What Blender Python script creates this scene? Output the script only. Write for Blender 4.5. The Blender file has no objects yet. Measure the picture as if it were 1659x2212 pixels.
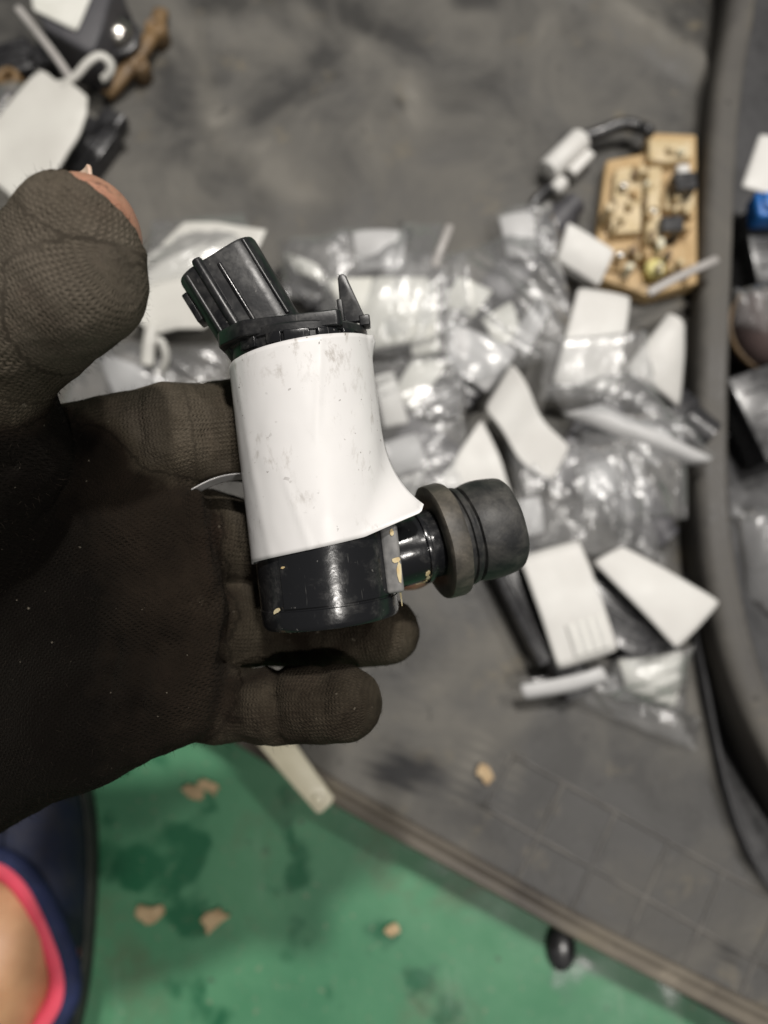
import bpy, bmesh, math, random
import numpy as np
from mathutils import Vector, Matrix, noise as mnoise

random.seed(7); np.random.seed(7)
scene = bpy.context.scene
COL = scene.collection

# ------------------------------------------------------------------ camera
CAM_Z = 0.43
TILT = math.radians(12)
F = 1661.0                       # focal length in picture units (picture = 1659 x 2212)
CX, CY = 829.5, 1106.0
CAM = np.array([0.0, 0.0, CAM_Z])
RT = np.array([1.0, 0, 0])
UP = np.array([0, math.cos(TILT), math.sin(TILT)])
FW = np.array([0, math.sin(TILT), -math.cos(TILT)])
cam = bpy.data.cameras.new('camera')
cam.sensor_fit = 'VERTICAL'; cam.sensor_height = 34.62; cam.lens = 26.0
cam.clip_start = 0.01; cam.clip_end = 50
cam.dof.use_dof = True; cam.dof.focus_distance = 0.152; cam.dof.aperture_fstop = 9.6
camo = bpy.data.objects.new('camera', cam); COL.objects.link(camo)
camo.location = CAM; camo.rotation_euler = (TILT, 0, 0)
scene.camera = camo

# ------------------------------------------------------------------ light: a workshop lamp cluster under the ceiling
world = bpy.data.worlds.new('World'); scene.world = world; world.use_nodes = True
bg = world.node_tree.nodes['Background']
bg.inputs[0].default_value = (1.0, 0.97, 0.93, 1); bg.inputs[1].default_value = 0.10
LAMPS = [((0.22, 1.02, 2.40), 44), ((1.10, 0.75, 2.38), 18), ((0.72, -0.72, 2.33), 19)]
for i, (loc, power) in enumerate(LAMPS):
    l = bpy.data.lights.new('ceiling_lamp', 'AREA'); l.shape = 'DISK'; l.size = 0.13; l.energy = power
    l.color = (1.0, 0.955, 0.90)
    lo = bpy.data.objects.new('ceiling_lamp', l); COL.objects.link(lo); lo.location = loc
    lo.rotation_euler = (Vector(loc) - Vector((-0.02, 0.0, 0.2))).to_track_quat('Z', 'Y').to_euler()

scene.view_settings.view_transform = 'Standard'; scene.view_settings.look = 'None'
scene.view_settings.exposure = 0.0; scene.view_settings.gamma = 1.0
scene.render.engine = 'CYCLES'
scene.cycles.use_denoising = True
scene.cycles.transparent_max_bounces = 24; scene.cycles.max_bounces = 8
scene.cycles.sample_clamp_indirect = 8

# ------------------------------------------------------------------ helpers
def G(x, y, z):
    """the point of the plane at height z that the photograph shows at (x, y)"""
    d = RT * ((x - CX) / F) + UP * (-(y - CY) / F) + FW
    t = (z - CAM_Z) / d[2]
    return CAM + d * t
def cp(x, y, dep):
    """hand space in mm: right, up, away from the viewer"""
    return np.array([(x - CX) / F * dep, -(y - CY) / F * dep, dep], dtype=float)
def W(v):
    v = np.asarray(v, dtype=float) / 1000.0
    return CAM + v[..., 0:1] * RT + v[..., 1:2] * UP + v[..., 2:3] * FW
def G3(x, y, z): return Vector(G(x, y, z))

def link(name, me, mat, parent=None, smooth=True):
    if mat is not None: me.materials.append(mat)
    if smooth: me.polygons.foreach_set('use_smooth', [True] * len(me.polygons))
    o = bpy.data.objects.new(name, me); COL.objects.link(o)
    if parent is not None: o.parent = parent
    return o
def mesh(name, verts, faces, mat, parent=None, smooth=True, world=True):
    """verts are world points; they are stored relative to an unrotated parent"""
    verts = np.array([tuple(v) for v in verts], dtype=float)
    if parent is not None and world: verts = verts - np.array(parent.location)
    me = bpy.data.meshes.new(name); me.from_pydata(verts.tolist(), [], faces); me.update()
    return link(name, me, mat, parent, smooth)
def tag(o, label, cat, group=None, kind=None):
    o['label'] = label; o['category'] = cat
    if group: o['group'] = group
    if kind: o['kind'] = kind
    return o
def struct(o, kind='structure'): o['kind'] = kind; return o
def thing(name, label, cat, loc, group=None):
    o = bpy.data.objects.new(name, None); COL.objects.link(o); o.location = tuple(loc); o.empty_display_size = 0.01
    return tag(o, label, cat, group)
def base_at(o):
    """move a one-mesh thing's origin to its base"""
    me = o.data; n = len(me.vertices); a = np.empty(n * 3); me.vertices.foreach_get('co', a); a = a.reshape(-1, 3)
    c = (a.min(0) + a.max(0)) / 2; c[2] = a[:, 2].min()
    me.vertices.foreach_set('co', (a - c).ravel()); me.update(); o.location = tuple(c); return o
def nz(p, f=1.0, seed=0.0):
    return mnoise.noise(Vector((p[0] * f + seed * 7.13, p[1] * f - seed * 3.7, p[2] * f + seed * 1.9)))
def fbm(p, f=1.0, seed=0.0, o=3):
    s = 0; a = 1
    for i in range(o): s += a * nz(p, f * 2 ** i, seed + i); a *= .5
    return s

def lathe(prof, n=64, cap=True):
    v = []; f = []
    for r, z in prof:
        for k in range(n):
            a = 2 * math.pi * k / n; v.append((r * math.cos(a), r * math.sin(a), z))
    for i in range(len(prof) - 1):
        for k in range(n):
            a = i * n + k; b = i * n + (k + 1) % n
            f.append((a, b, b + n, a + n))
    if cap:
        f.append(tuple(range(n))[::-1]); f.append(tuple(range((len(prof) - 1) * n, len(prof) * n)))
    return v, f
def tube(path, rad, n=12, flat=1.0, upv=(0, 0, 1)):
    """sweep an ellipse (rad across, rad*flat along upv) along a path"""
    P = [Vector(p) for p in path]; v = []; f = []
    for i, p in enumerate(P):
        t = (P[min(i + 1, len(P) - 1)] - P[max(i - 1, 0)]).normalized()
        s = t.cross(Vector(upv)).normalized(); u = s.cross(t).normalized()
        r = rad[i] if isinstance(rad, (list, tuple)) else rad
        for k in range(n):
            a = 2 * math.pi * k / n
            v.append(p + s * (r * math.cos(a)) + u * (r * flat * math.sin(a)))
    for i in range(len(P) - 1):
        for k in range(n):
            a = i * n + k; b = i * n + (k + 1) % n; f.append((a, b, b + n, a + n))
    f.append(tuple(range(n))[::-1]); f.append(tuple(range((len(P) - 1) * n, len(P) * n)))
    return v, f
def sweep(path, prof, upv=(0, 0, 1)):
    """sweep an open/closed profile [(across, up)] along a path"""
    P = [Vector(p) for p in path]; n = len(prof); v = []; f = []
    for i, p in enumerate(P):
        t = (P[min(i + 1, len(P) - 1)] - P[max(i - 1, 0)]).normalized()
        s = t.cross(Vector(upv)).normalized(); u = s.cross(t).normalized()
        for a, b in prof: v.append(p + s * a + u * b)
    for i in range(len(P) - 1):
        for k in range(n):
            a = i * n + k; b = i * n + (k + 1) % n; f.append((a, b, b + n, a + n))
    f.append(tuple(range(n))[::-1]); f.append(tuple(range((len(P) - 1) * n, len(P) * n)))
    return v, f
def smooth_path(pts, n=8):
    P = [Vector(p) for p in pts]; out = []
    for i in range(len(P) - 1):
        a = P[max(i - 1, 0)]; b = P[i]; c = P[i + 1]; d = P[min(i + 2, len(P) - 1)]
        for k in range(n):
            t = k / n
            out.append(0.5 * ((2 * b) + (c - a) * t + (2 * a - 5 * b + 4 * c - d) * t * t + (3 * b - a - 3 * c + d) * t ** 3))
    out.append(P[-1]); return out
def bevel_mesh(v, f, w, seg=3, angle=0.5):
    bm = bmesh.new(); vs = [bm.verts.new(tuple(p)) for p in v]
    for q in f: bm.faces.new([vs[i] for i in q])
    bm.normal_update()
    es = [e for e in bm.edges if len(e.link_faces) == 2 and e.calc_face_angle(0) > angle]
    bmesh.ops.bevel(bm, geom=es, offset=w, segments=seg, profile=0.5, affect='EDGES', clamp_overlap=True)
    bmesh.ops.recalc_face_normals(bm, faces=bm.faces)
    vv = [tuple(p.co) for p in bm.verts]; bm.verts.index_update(); ff = [tuple(p.index for p in q.verts) for q in bm.faces]
    bm.free(); return vv, ff
def prism(poly, z0, z1):
    n = len(poly); v = [(x, y, z0) for x, y in poly] + [(x, y, z1) for x, y in poly]
    f = [tuple(range(n))[::-1], tuple(range(n, 2 * n))] + [(i, (i + 1) % n, n + (i + 1) % n, n + i) for i in range(n)]
    return v, f
def box(x0, x1, y0, y1, z0, z1): return prism([(x0, y0), (x1, y0), (x1, y1), (x0, y1)], z0, z1)
def xf(v, M): return [tuple(M @ Vector(p)) for p in v]
def join(*parts):
    v = []; f = []
    for a, b in parts:
        o = len(v); v += [tuple(p) for p in a]; f += [tuple(i + o for i in q) for q in b]
    return v, f

# ------------------------------------------------------------------ materials
def newmat(name):
    m = bpy.data.materials.new(name); m.use_nodes = True
    nt = m.node_tree; b = nt.nodes['Principled BSDF']; return m, nt, b
def N(nt, t, **kw):
    n = nt.nodes.new(t)
    for k, v in kw.items():
        if hasattr(n, k) and k not in n.inputs: setattr(n, k, v)
        else: n.inputs[k].default_value = v
    return n
def coords(nt, scale=1.0, kind='Object'):
    tc = N(nt, 'ShaderNodeTexCoord'); return tc.outputs[kind]
def noise(nt, co, scale, detail=4, rough=.55, dist=0.0):
    n = N(nt, 'ShaderNodeTexNoise'); n.inputs['Scale'].default_value = scale; n.inputs['Detail'].default_value = detail
    n.inputs['Roughness'].default_value = rough; n.inputs['Distortion'].default_value = dist
    nt.links.new(co, n.inputs['Vector']); return n.outputs['Fac']
def ramp(nt, fac, stops):
    r = N(nt, 'ShaderNodeValToRGB'); e = r.color_ramp.elements
    while len(e) > 1: e.remove(e[-1])
    e[0].position = stops[0][0]; e[0].color = (*stops[0][1], 1) if not isinstance(stops[0][1], (int, float)) else (*(stops[0][1],) * 3, 1)
    for p, c in stops[1:]:
        q = e.new(p); q.color = (*c, 1) if not isinstance(c, (int, float)) else (c, c, c, 1)
    nt.links.new(fac, r.inputs[0]); return r.outputs[0]
def mixc(nt, fac, a, b, mode='MIX'):
    m = N(nt, 'ShaderNodeMix', data_type='RGBA', blend_type=mode)
    for i, x in ((0, fac), (6, a), (7, b)):
        if isinstance(x, (int, float)): m.inputs[i].default_value = x if i == 0 else (x, x, x, 1)
        elif isinstance(x, tuple): m.inputs[i].default_value = (*x, 1)
        else: nt.links.new(x, m.inputs[i])
    return m.outputs[2]
def math_(nt, op, a, b=None, c=None):
    m = N(nt, 'ShaderNodeMath', operation=op)
    for i, x in enumerate((a, b, c)):
        if x is None: continue
        if isinstance(x, (int, float)): m.inputs[i].default_value = x
        else: nt.links.new(x, m.inputs[i])
    return m.outputs[0]
def bump(nt, b, h, strength, dist):
    n = N(nt, 'ShaderNodeBump'); n.inputs['Strength'].default_value = strength; n.inputs['Distance'].default_value = dist
    nt.links.new(h, n.inputs['Height']); nt.links.new(n.outputs[0], b.inputs['Normal'])
def setc(nt, b, name, x):
    if isinstance(x, (int, float)): b.inputs[name].default_value = x
    elif isinstance(x, tuple): b.inputs[name].default_value = (*x, 1)
    else: nt.links.new(x, b.inputs[name])

def plain(name, a, b2=None, rough=.5, scale=120, spec=.5, bumps=0.0, metal=0.0, lo=.35, hi=.65):
    m, nt, b = newmat(name); co = coords(nt)
    f = noise(nt, co, scale, 5)
    if b2 is None: b2 = tuple(c * .75 for c in a)
    setc(nt, b, 'Base Color', ramp(nt, f, [(lo, a), (hi, b2)]))
    setc(nt, b, 'Roughness', ramp(nt, noise(nt, co, scale * 2.3, 3), [(.3, max(rough - .1, .03)), (.7, min(rough + .12, 1))]))
    b.inputs['Specular IOR Level'].default_value = spec; b.inputs['Metallic'].default_value = metal
    if bumps: bump(nt, b, noise(nt, co, scale * 6, 4), .5, bumps)
    return m

def m_pump_plastic(name='pump_black_plastic', gloss=.20, dust=(.52, .68)):
    m, nt, b = newmat(name); co = coords(nt)
    d = ramp(nt, noise(nt, co, 150, 6, .65, .6), [(dust[0], 0.0), (dust[1], 1.0)])
    fine = ramp(nt, noise(nt, co, 900, 3), [(.35, .25), (.65, 1.0)])
    df = math_(nt, 'MULTIPLY', d, fine)
    sc = N(nt, 'ShaderNodeTexNoise'); mp = N(nt, 'ShaderNodeMapping'); mp.inputs['Scale'].default_value = (1, 1, .12); mp.inputs['Rotation'].default_value = (.3, .9, .2)
    nt.links.new(co, mp.inputs[0]); nt.links.new(mp.outputs[0], sc.inputs['Vector']); sc.inputs['Scale'].default_value = 1400; sc.inputs['Detail'].default_value = 2
    scr = ramp(nt, sc.outputs['Fac'], [(.70, 0.0), (.76, .35)])
    sp = ramp(nt, noise(nt, co, 620, 2), [(.72, 0.0), (.745, 1.0)])
    df2 = math_(nt, 'MAXIMUM', math_(nt, 'MULTIPLY', df, .22), math_(nt, 'MAXIMUM', scr, math_(nt, 'MULTIPLY', sp, .5)))
    setc(nt, b, 'Base Color', mixc(nt, df2, (.0095, .010, .0115), (.17, .165, .155)))
    setc(nt, b, 'Roughness', math_(nt, 'ADD', math_(nt, 'MULTIPLY', df2, .7), gloss))
    b.inputs['Specular IOR Level'].default_value = .5
    bump(nt, b, noise(nt, co, 420, 4), .15, .0004)
    return m
def m_label():
    m, nt, b = newmat('label_paper'); co = coords(nt)
    mp = N(nt, 'ShaderNodeMapping'); mp.inputs['Scale'].default_value = (1, 1, .45); mp.inputs['Rotation'].default_value = (0, .5, 0)
    nt.links.new(co, mp.inputs[0])
    smudge = ramp(nt, noise(nt, mp.outputs[0], 170, 8, .75, .3), [(.54, 0.0), (.66, 1.0)])
    area = ramp(nt, noise(nt, co, 60, 2), [(.42, 0.0), (.58, 1.0)])
    s = math_(nt, 'MULTIPLY', math_(nt, 'MULTIPLY', smudge, area), .8)
    speck = ramp(nt, noise(nt, co, 700, 2), [(.69, 0.0), (.72, .8)])
    c = mixc(nt, s, (.70, .69, .685), (.30, .27, .235))
    c = mixc(nt, math_(nt, 'MULTIPLY', speck, area), c, (.10, .08, .06))
    setc(nt, b, 'Base Color', c)
    setc(nt, b, 'Roughness', ramp(nt, noise(nt, co, 200, 4), [(.3, .28), (.7, .42)])); b.inputs['Specular IOR Level'].default_value = .45
    bump(nt, b, noise(nt, co, 70, 2, .4, .3), .22, .0014)
    return m
def m_rubber(name, a, b2, scale=160):
    m, nt, b = newmat(name); co = coords(nt)
    d = ramp(nt, noise(nt, co, scale, 6, .62, .4), [(.38, 0.0), (.66, 1.0)])
    g = ramp(nt, noise(nt, co, scale * 7, 3), [(.3, .55), (.7, 1.0)])
    setc(nt, b, 'Base Color', mixc(nt, math_(nt, 'MULTIPLY', d, g), a, b2))
    b.inputs['Roughness'].default_value = .5; b.inputs['Specular IOR Level'].default_value = .4
    bump(nt, b, noise(nt, co, 900, 3), .25, .0003)
    return m
def m_glove():
    m, nt, b = newmat('glove_knit')
    at = N(nt, 'ShaderNodeAttribute', attribute_name='knit'); co = coords(nt)
    sx = N(nt, 'ShaderNodeSeparateXYZ')
    wob = N(nt, 'ShaderNodeTexNoise'); wob.inputs['Scale'].default_value = 160; nt.links.new(co, wob.inputs['Vector'])
    add = N(nt, 'ShaderNodeVectorMath', operation='MULTIPLY_ADD'); nt.links.new(wob.outputs['Color'], add.inputs[0]); add.inputs[1].default_value = (1.7, 1.7, 0); nt.links.new(at.outputs['Vector'], add.inputs[2])
    nt.links.new(add.outputs[0], sx.inputs[0])
    s, a = sx.outputs[0], sx.outputs[1]
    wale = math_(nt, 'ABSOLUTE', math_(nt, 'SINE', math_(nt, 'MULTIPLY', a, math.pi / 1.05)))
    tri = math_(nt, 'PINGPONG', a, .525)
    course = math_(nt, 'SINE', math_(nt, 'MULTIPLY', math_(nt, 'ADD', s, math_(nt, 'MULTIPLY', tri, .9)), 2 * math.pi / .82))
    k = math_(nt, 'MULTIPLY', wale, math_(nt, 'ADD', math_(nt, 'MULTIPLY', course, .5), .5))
    wear = ramp(nt, noise(nt, co, 60, 5, .7), [(.34, .30), (.62, 1.0)])
    h = math_(nt, 'ADD', math_(nt, 'MULTIPLY', k, wear), math_(nt, 'ADD', math_(nt, 'MULTIPLY', noise(nt, co, 1500, 4), 1.3), math_(nt, 'MULTIPLY', noise(nt, co, 420, 4), .45)))
    gr = N(nt, 'ShaderNodeAttribute', attribute_name='grime_shade').outputs['Fac']
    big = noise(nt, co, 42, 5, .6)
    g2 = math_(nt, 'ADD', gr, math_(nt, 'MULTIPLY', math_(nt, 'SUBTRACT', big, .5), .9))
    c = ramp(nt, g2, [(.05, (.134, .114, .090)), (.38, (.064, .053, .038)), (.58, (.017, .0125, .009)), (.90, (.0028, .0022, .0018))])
    red = ramp(nt, noise(nt, co, 70, 3), [(.55, 0.0), (.72, .3)])
    c = mixc(nt, math_(nt, 'MULTIPLY', red, math_(nt, 'MAXIMUM', math_(nt, 'SUBTRACT', .8, gr), 0.0)), c, (.09, .052, .042))
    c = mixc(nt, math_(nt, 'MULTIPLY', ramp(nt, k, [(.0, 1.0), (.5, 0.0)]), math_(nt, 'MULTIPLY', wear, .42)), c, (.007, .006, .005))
    lint = ramp(nt, noise(nt, co, 520, 2), [(.735, 0.0), (.76, .6)])
    c = mixc(nt, lint, c, (.16, .14, .11))
    setc(nt, b, 'Base Color', c); b.inputs['Roughness'].default_value = .95; b.inputs['Specular IOR Level'].default_value = .03
    b.inputs['Sheen Weight'].default_value = .03; b.inputs['Sheen Roughness'].default_value = .6; b.inputs['Sheen Tint'].default_value = (.5, .45, .38, 1)
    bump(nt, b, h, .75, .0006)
    return m
def m_skin(name, a, b2, dirt=True):
    m, nt, b = newmat(name); co = coords(nt)
    c = ramp(nt, noise(nt, co, 120, 4), [(.3, a), (.7, b2)])
    if dirt: c = mixc(nt, ramp(nt, noise(nt, co, 330, 5, .7), [(.52, 0.0), (.68, .75)]), c, (.07, .04, .03))
    setc(nt, b, 'Base Color', c); b.inputs['Roughness'].default_value = .45
    b.inputs['Subsurface Weight'].default_value = .12; b.inputs['Subsurface Radius'].default_value = (.004, .0015, .0008); b.inputs['Subsurface Scale'].default_value = .5
    bump(nt, b, noise(nt, co, 1300, 3), .3, .0003)
    return m
def m_film():
    m, nt, b = newmat('clear_film'); nt.nodes.remove(b); out = nt.nodes['Material Output']; co = coords(nt)
    tr = N(nt, 'ShaderNodeBsdfTransparent'); tr.inputs[0].default_value = (.95, .955, .96, 1)
    gl = N(nt, 'ShaderNodeBsdfGlossy'); gl.inputs['Roughness'].default_value = .21; gl.inputs[0].default_value = (1, 1, 1, 1)
    df = N(nt, 'ShaderNodeBsdfDiffuse'); df.inputs[0].default_value = (.75, .75, .75, 1)
    lw = N(nt, 'ShaderNodeLayerWeight'); lw.inputs[0].default_value = .28
    bp = N(nt, 'ShaderNodeBump'); bp.inputs['Strength'].default_value = .3; bp.inputs['Distance'].default_value = .003
    nt.links.new(noise(nt, co, 90, 4, .6, 1.0), bp.inputs['Height']); nt.links.new(bp.outputs[0], gl.inputs['Normal'])
    m1 = N(nt, 'ShaderNodeMixShader'); m1.inputs[0].default_value = .15; nt.links.new(tr.outputs[0], m1.inputs[1]); nt.links.new(df.outputs[0], m1.inputs[2])
    m2 = N(nt, 'ShaderNodeMixShader'); f = math_(nt, 'MINIMUM', math_(nt, 'ADD', math_(nt, 'MULTIPLY', lw.outputs['Fresnel'], .6), .045), .6)
    nt.links.new(f, m2.inputs[0]); nt.links.new(m1.outputs[0], m2.inputs[1]); nt.links.new(gl.outputs[0], m2.inputs[2])
    nt.links.new(m2.outputs[0], out.inputs[0]); return m
def m_floor():
    m, nt, b = newmat('green_floor_paint'); co = coords(nt)
    c = ramp(nt, noise(nt, co, 9, 5, .6), [(.3, (.036, .165, .080)), (.55, (.068, .222, .114)), (.8, (.105, .270, .150))])
    drip = ramp(nt, noise(nt, co, 26, 3, .5, .3), [(.56, 0.0), (.63, .85)])
    c = mixc(nt, drip, c, (.012, .098, .045))
    brown = ramp(nt, noise(nt, co, 11, 7, .72, .4), [(.50, 0.0), (.70, .75)])
    c = mixc(nt, brown, c, (.105, .105, .062))
    scuff = N(nt, 'ShaderNodeMapping'); scuff.inputs['Scale'].default_value = (1, .22, 1); scuff.inputs['Rotation'].default_value = (0, 0, .6); nt.links.new(co, scuff.inputs[0])
    c = mixc(nt, ramp(nt, noise(nt, scuff.outputs[0], 60, 5, .7), [(.60, 0.0), (.72, .5)]), c, (.16, .27, .18))
    grit = ramp(nt, noise(nt, co, 210, 3), [(.64, 0.0), (.70, .6)])
    c = mixc(nt, grit, c, (.20, .22, .15))
    spots = ramp(nt, noise(nt, co, 75, 2), [(.70, 0.0), (.74, .7)])
    c = mixc(nt, spots, c, (.05, .075, .05))
    setc(nt, b, 'Base Color', c)
    setc(nt, b, 'Roughness', mixc(nt, drip, ramp(nt, noise(nt, co, 40, 4), [(.3, .42), (.7, .6)]), .25)); bump(nt, b, noise(nt, co, 160, 4), .25, .0008)
    return m
def m_tray(name, lo=(.045, .044, .042), hi=(.160, .152, .135)):
    m, nt, b = newmat(name); co = coords(nt)
    du = N(nt, 'ShaderNodeAttribute', attribute_name='dust').outputs['Fac']  # dust streaks, less the shade painted on the panel's lower right
    f = math_(nt, 'ADD', math_(nt, 'MULTIPLY', math_(nt, 'SUBTRACT', noise(nt, co, 15, 8, .66, .6), .5), 2.3), math_(nt, 'ADD', du, .38))
    f = math_(nt, 'ADD', f, math_(nt, 'MULTIPLY', math_(nt, 'SUBTRACT', noise(nt, co, 5.5, 3, .5, .8), .5), 1.6))
    c = ramp(nt, f, [(.05, lo), (.5, tuple((a + b_) / 2 for a, b_ in zip(lo, hi))), (.95, hi), (1.0, tuple(x * 1.25 for x in hi))])
    tan = ramp(nt, noise(nt, co, 38, 6, .7), [(.58, 0.0), (.72, .6)])
    c = mixc(nt, tan, c, (.17, .145, .10))
    dk = ramp(nt, noise(nt, co, 95, 2), [(.70, 0.0), (.75, .65)])
    c = mixc(nt, dk, c, (.028, .027, .026))
    oil = N(nt, 'ShaderNodeAttribute', attribute_name='oil').outputs['Fac']
    c = mixc(nt, oil, c, (.014, .014, .015))
    setc(nt, b, 'Base Color', c); setc(nt, b, 'Roughness', ramp(nt, f, [(.1, .40), (.8, .75)])); b.inputs['Specular IOR Level'].default_value = .28
    bump(nt, b, noise(nt, co, 300, 5), .3, .0008)
    return m
def m_print():
    m, nt, b = newmat('faded_print'); co = coords(nt, kind='UV')
    sp = N(nt, 'ShaderNodeSeparateXYZ'); nt.links.new(co, sp.inputs[0])
    rows = math_(nt, 'GREATER_THAN', math_(nt, 'SINE', math_(nt, 'MULTIPLY', sp.outputs[0], 2 * math.pi * 4)), -.1)
    n = ramp(nt, noise(nt, co, 26, 2), [(.44, 0.0), (.5, 1.0)])
    f = math_(nt, 'MULTIPLY', math_(nt, 'MULTIPLY', rows, n), .4)
    setc(nt, b, 'Base Color', mixc(nt, f, (.72, .715, .68), (.16, .16, .17))); b.inputs['Roughness'].default_value = .6
    return m

M = dict(
    body=m_pump_plastic(), conn=m_pump_plastic('connector_black_plastic', .33, (.45, .66)), label=m_label(),
    pad=plain('dusty_pad', (.22, .215, .21), (.10, .10, .10), .5, 260), paint=plain('cream_paint', (.62, .55, .36), (.5, .36, .16), .5, 500),
    ringrub=m_rubber('grommet_ring_rubber', (.040, .037, .032), (.125, .110, .090)), rub=m_rubber('grommet_rubber', (.014, .0145, .0155), (.075, .072, .066)),
    brass=plain('contact_metal', (.5, .45, .35), None, .3, 200, metal=1.0),
    glove=m_glove(), skin=m_skin('thumb_skin', (.42, .22, .15), (.34, .16, .105)), nail=plain('nail', (.60, .40, .30), (.66, .50, .40), .35, 500),
    foot=m_skin('foot_skin', (.50, .285, .155), (.44, .235, .125), False),
    floor=m_floor(), tray=m_tray('grey_plastic_panel'), lip=m_tray('dusty_lip_plastic', (.06, .052, .044), (.17, .15, .12)),
    rail=m_tray('rail_plastic', (.055, .052, .049), (.125, .118, .105)), pit=plain('black_pit_plastic', (.018, .018, .02), (.04, .04, .042), .5, 60),
    rib=plain('rib_plastic', (.118, .112, .102), (.075, .073, .069), .55, 45, lo=.38, hi=.58),
    paper=plain('tag_paper', (.675, .67, .645), (.62, .61, .585), .55, 35), paperg=plain('warm_tag_paper', (.70, .70, .655), (.60, .60, .55), .5, 45),
    greyp=plain('thin_grey_paper', (.52, .52, .52), (.44, .44, .44), .5, 45),
    wplast=plain('white_plastic', (.60, .595, .555), (.52, .51, .475), .42, 30), tie=plain('grey_white_tie', (.42, .40, .385), (.33, .315, .30), .4, 60),
    cream=plain('cream_plastic', (.70, .66, .50), (.58, .54, .40), .4, 40),
    film=m_film(), print_=m_print(),
    blk=plain('black_plastic', (.016, .016, .018), (.035, .035, .037), .3, 140), blkg=plain('charcoal_plastic', (.07, .068, .075), (.05, .05, .056), .45, 60),
    grey=plain('grey_metal', (.30, .30, .29), (.16, .16, .155), .35, 120, metal=.5), steel=plain('bright_steel', (.75, .72, .66), (.5, .48, .45), .22, 90, metal=1.0),
    brown=plain('brown_plastic', (.20, .125, .055), (.13, .085, .045), .5, 70), tan=plain('tan_board', (.40, .265, .115), (.50, .35, .175), .45, 90),
    tan2=plain('pale_tan', (.62, .51, .33), (.50, .39, .21), .4, 150), yellow=plain('yellow_plastic', (.72, .66, .28), (.62, .55, .2), .35, 80),
    blue=plain('blue_plastic', (.02, .17, .55), (.015, .12, .42), .35, 80), maroon=plain('mauve_plastic', (.12, .085, .08), (.08, .06, .058), .4, 60),
    navy=plain('navy_fabric', (.020, .026, .055), (.034, .036, .052), .8, 90, .2), navy2=plain('navy_collar', (.022, .030, .085), (.018, .024, .06), .75, 120, .2),
    pink=plain('pink_lining', (.72, .075, .125), (.62, .07, .11), .6, 90, .3), sole=plain('dark_sole', (.02, .022, .022), (.04, .04, .036), .7, 90),
    sock=plain('pale_lining', (.52, .46, .42), (.42, .36, .33), .7, 90), scrap=plain('dry_scrap', (.48, .36, .21), (.36, .25, .14), .7, 160),
)

# ------------------------------------------------------------------ the floor and the tray the parts lie in
FZ, TZ = 0.0, 0.032
fl = mesh('floor', [(-3, -3, FZ), (3, -3, FZ), (3, 3, FZ), (-3, 3, FZ)], [(0, 1, 2, 3)], M['floor'], smooth=False); struct(fl)

LIP = [(-420, 1010), (-100, 1195), (250, 1400), (640, 1640), (720, 1690), (900, 1790), (1100, 1900), (1300, 2010), (1659, 2190), (2000, 2362)]
RIGHT = [(1575, -300), (1560, 0), (1527, 300), (1508, 600), (1496, 900), (1488, 1150), (1500, 1320), (1530, 1500), (1572, 1700), (1625, 1850), (1720, 1980), (2000, 2200)]
def interp(tab, y, ki=1, vi=0):
    return float(np.interp(y, [p[ki] for p in tab], [p[vi] for p in tab]))
def seg_d(p, a, b):
    p, a, b = map(np.array, (p, a, b)); ab = b - a; t = np.clip(np.dot(p - a, ab) / np.dot(ab, ab), 0, 1); return float(np.linalg.norm(p - a - t * ab))
RIDGES = [((1320, 20), (1545, 155), .0045, 26), ((1300, -20), (900, -160), .0045, 26), ((445, 40), (490, 290), .0022, 22), ((490, 290), (600, 420), .0018, 24), ((700, 0), (880, 220), .0016, 30), ((560, 20), (450, 60), .0018, 20)]
DUST = [((1320, 30), (1545, 160), .35, 30), ((430, 110), (460, 270), .35, 26), ((430, 60), (640, 110), .3, 34), ((640, 20), (900, 190), .22, 26), ((480, 260), (650, 400), .22, 40), ((880, 190), (900, 250), .35, 40), ((370, 380), (400, 520), .25, 50), ((700, 430), (560, 400), .18, 20),
        ((980, 1720), (1050, 1600), .35, 16), ((1120, 1640), (1090, 1740), .3, 14), ((940, 1480), (1080, 1380), .2, 50), ((1020, 1400), (900, 1540), .15, 30)]
OIL = [((830, 1670), (920, 1665), 1.0, 34), ((860, 1640), (880, 1690), 1.0, 26), ((860, 230), (862, 231), .7, 10), ((830, 250), (832, 252), .6, 9), ((1570, 2050), (1580, 2080), .8, 12), ((1000, -10), (1060, -12), .8, 30)]
tray = thing('plastic_tray', 'large dusty dark grey plastic tray holding the bagged car parts, lying on the green floor', 'tray', (0.1, 0.05, 0.0))
V = []; FC = []; dust = []; oil = []
ys = np.arange(-300, 2360, 22.0); NX = 96
for y in ys:
    xl = interp(LIP, y) if y > 1010 else -420; xr = interp(RIGHT, y); xl = min(xl, xr - 1)
    for i in range(NX + 1):
        x = xl + (xr - xl) * i / NX
        p = G(x, y, TZ); h = .0022 * fbm(p, 9, 1, 2) + .0006 * fbm(p, 40, 2, 2)
        for a, b, hh, w in RIDGES: h += hh * math.exp(-(seg_d((x, y), a, b) / w) ** 2)
        e = xr - x; h -= .012 * math.exp(-(e / 16) ** 2)
        dust_shade = 1.5 * sum(s * math.exp(-(seg_d((x, y), a, b) / w) ** 2) for a, b, s, w in DUST)
        if y > 1480: dust_shade -= .42 * min(1, (y - 1480) / 250) * min(1, max(0, (x - 900) / 400))  # shade on the lower right of the panel, painted by lowering this value
        oo = max(s * math.exp(-(seg_d((x, y), a, b) / w) ** 4) for a, b, s, w in OIL)
        V.append((p[0], p[1], TZ + h)); dust.append(dust_shade); oil.append(oo)
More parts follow.
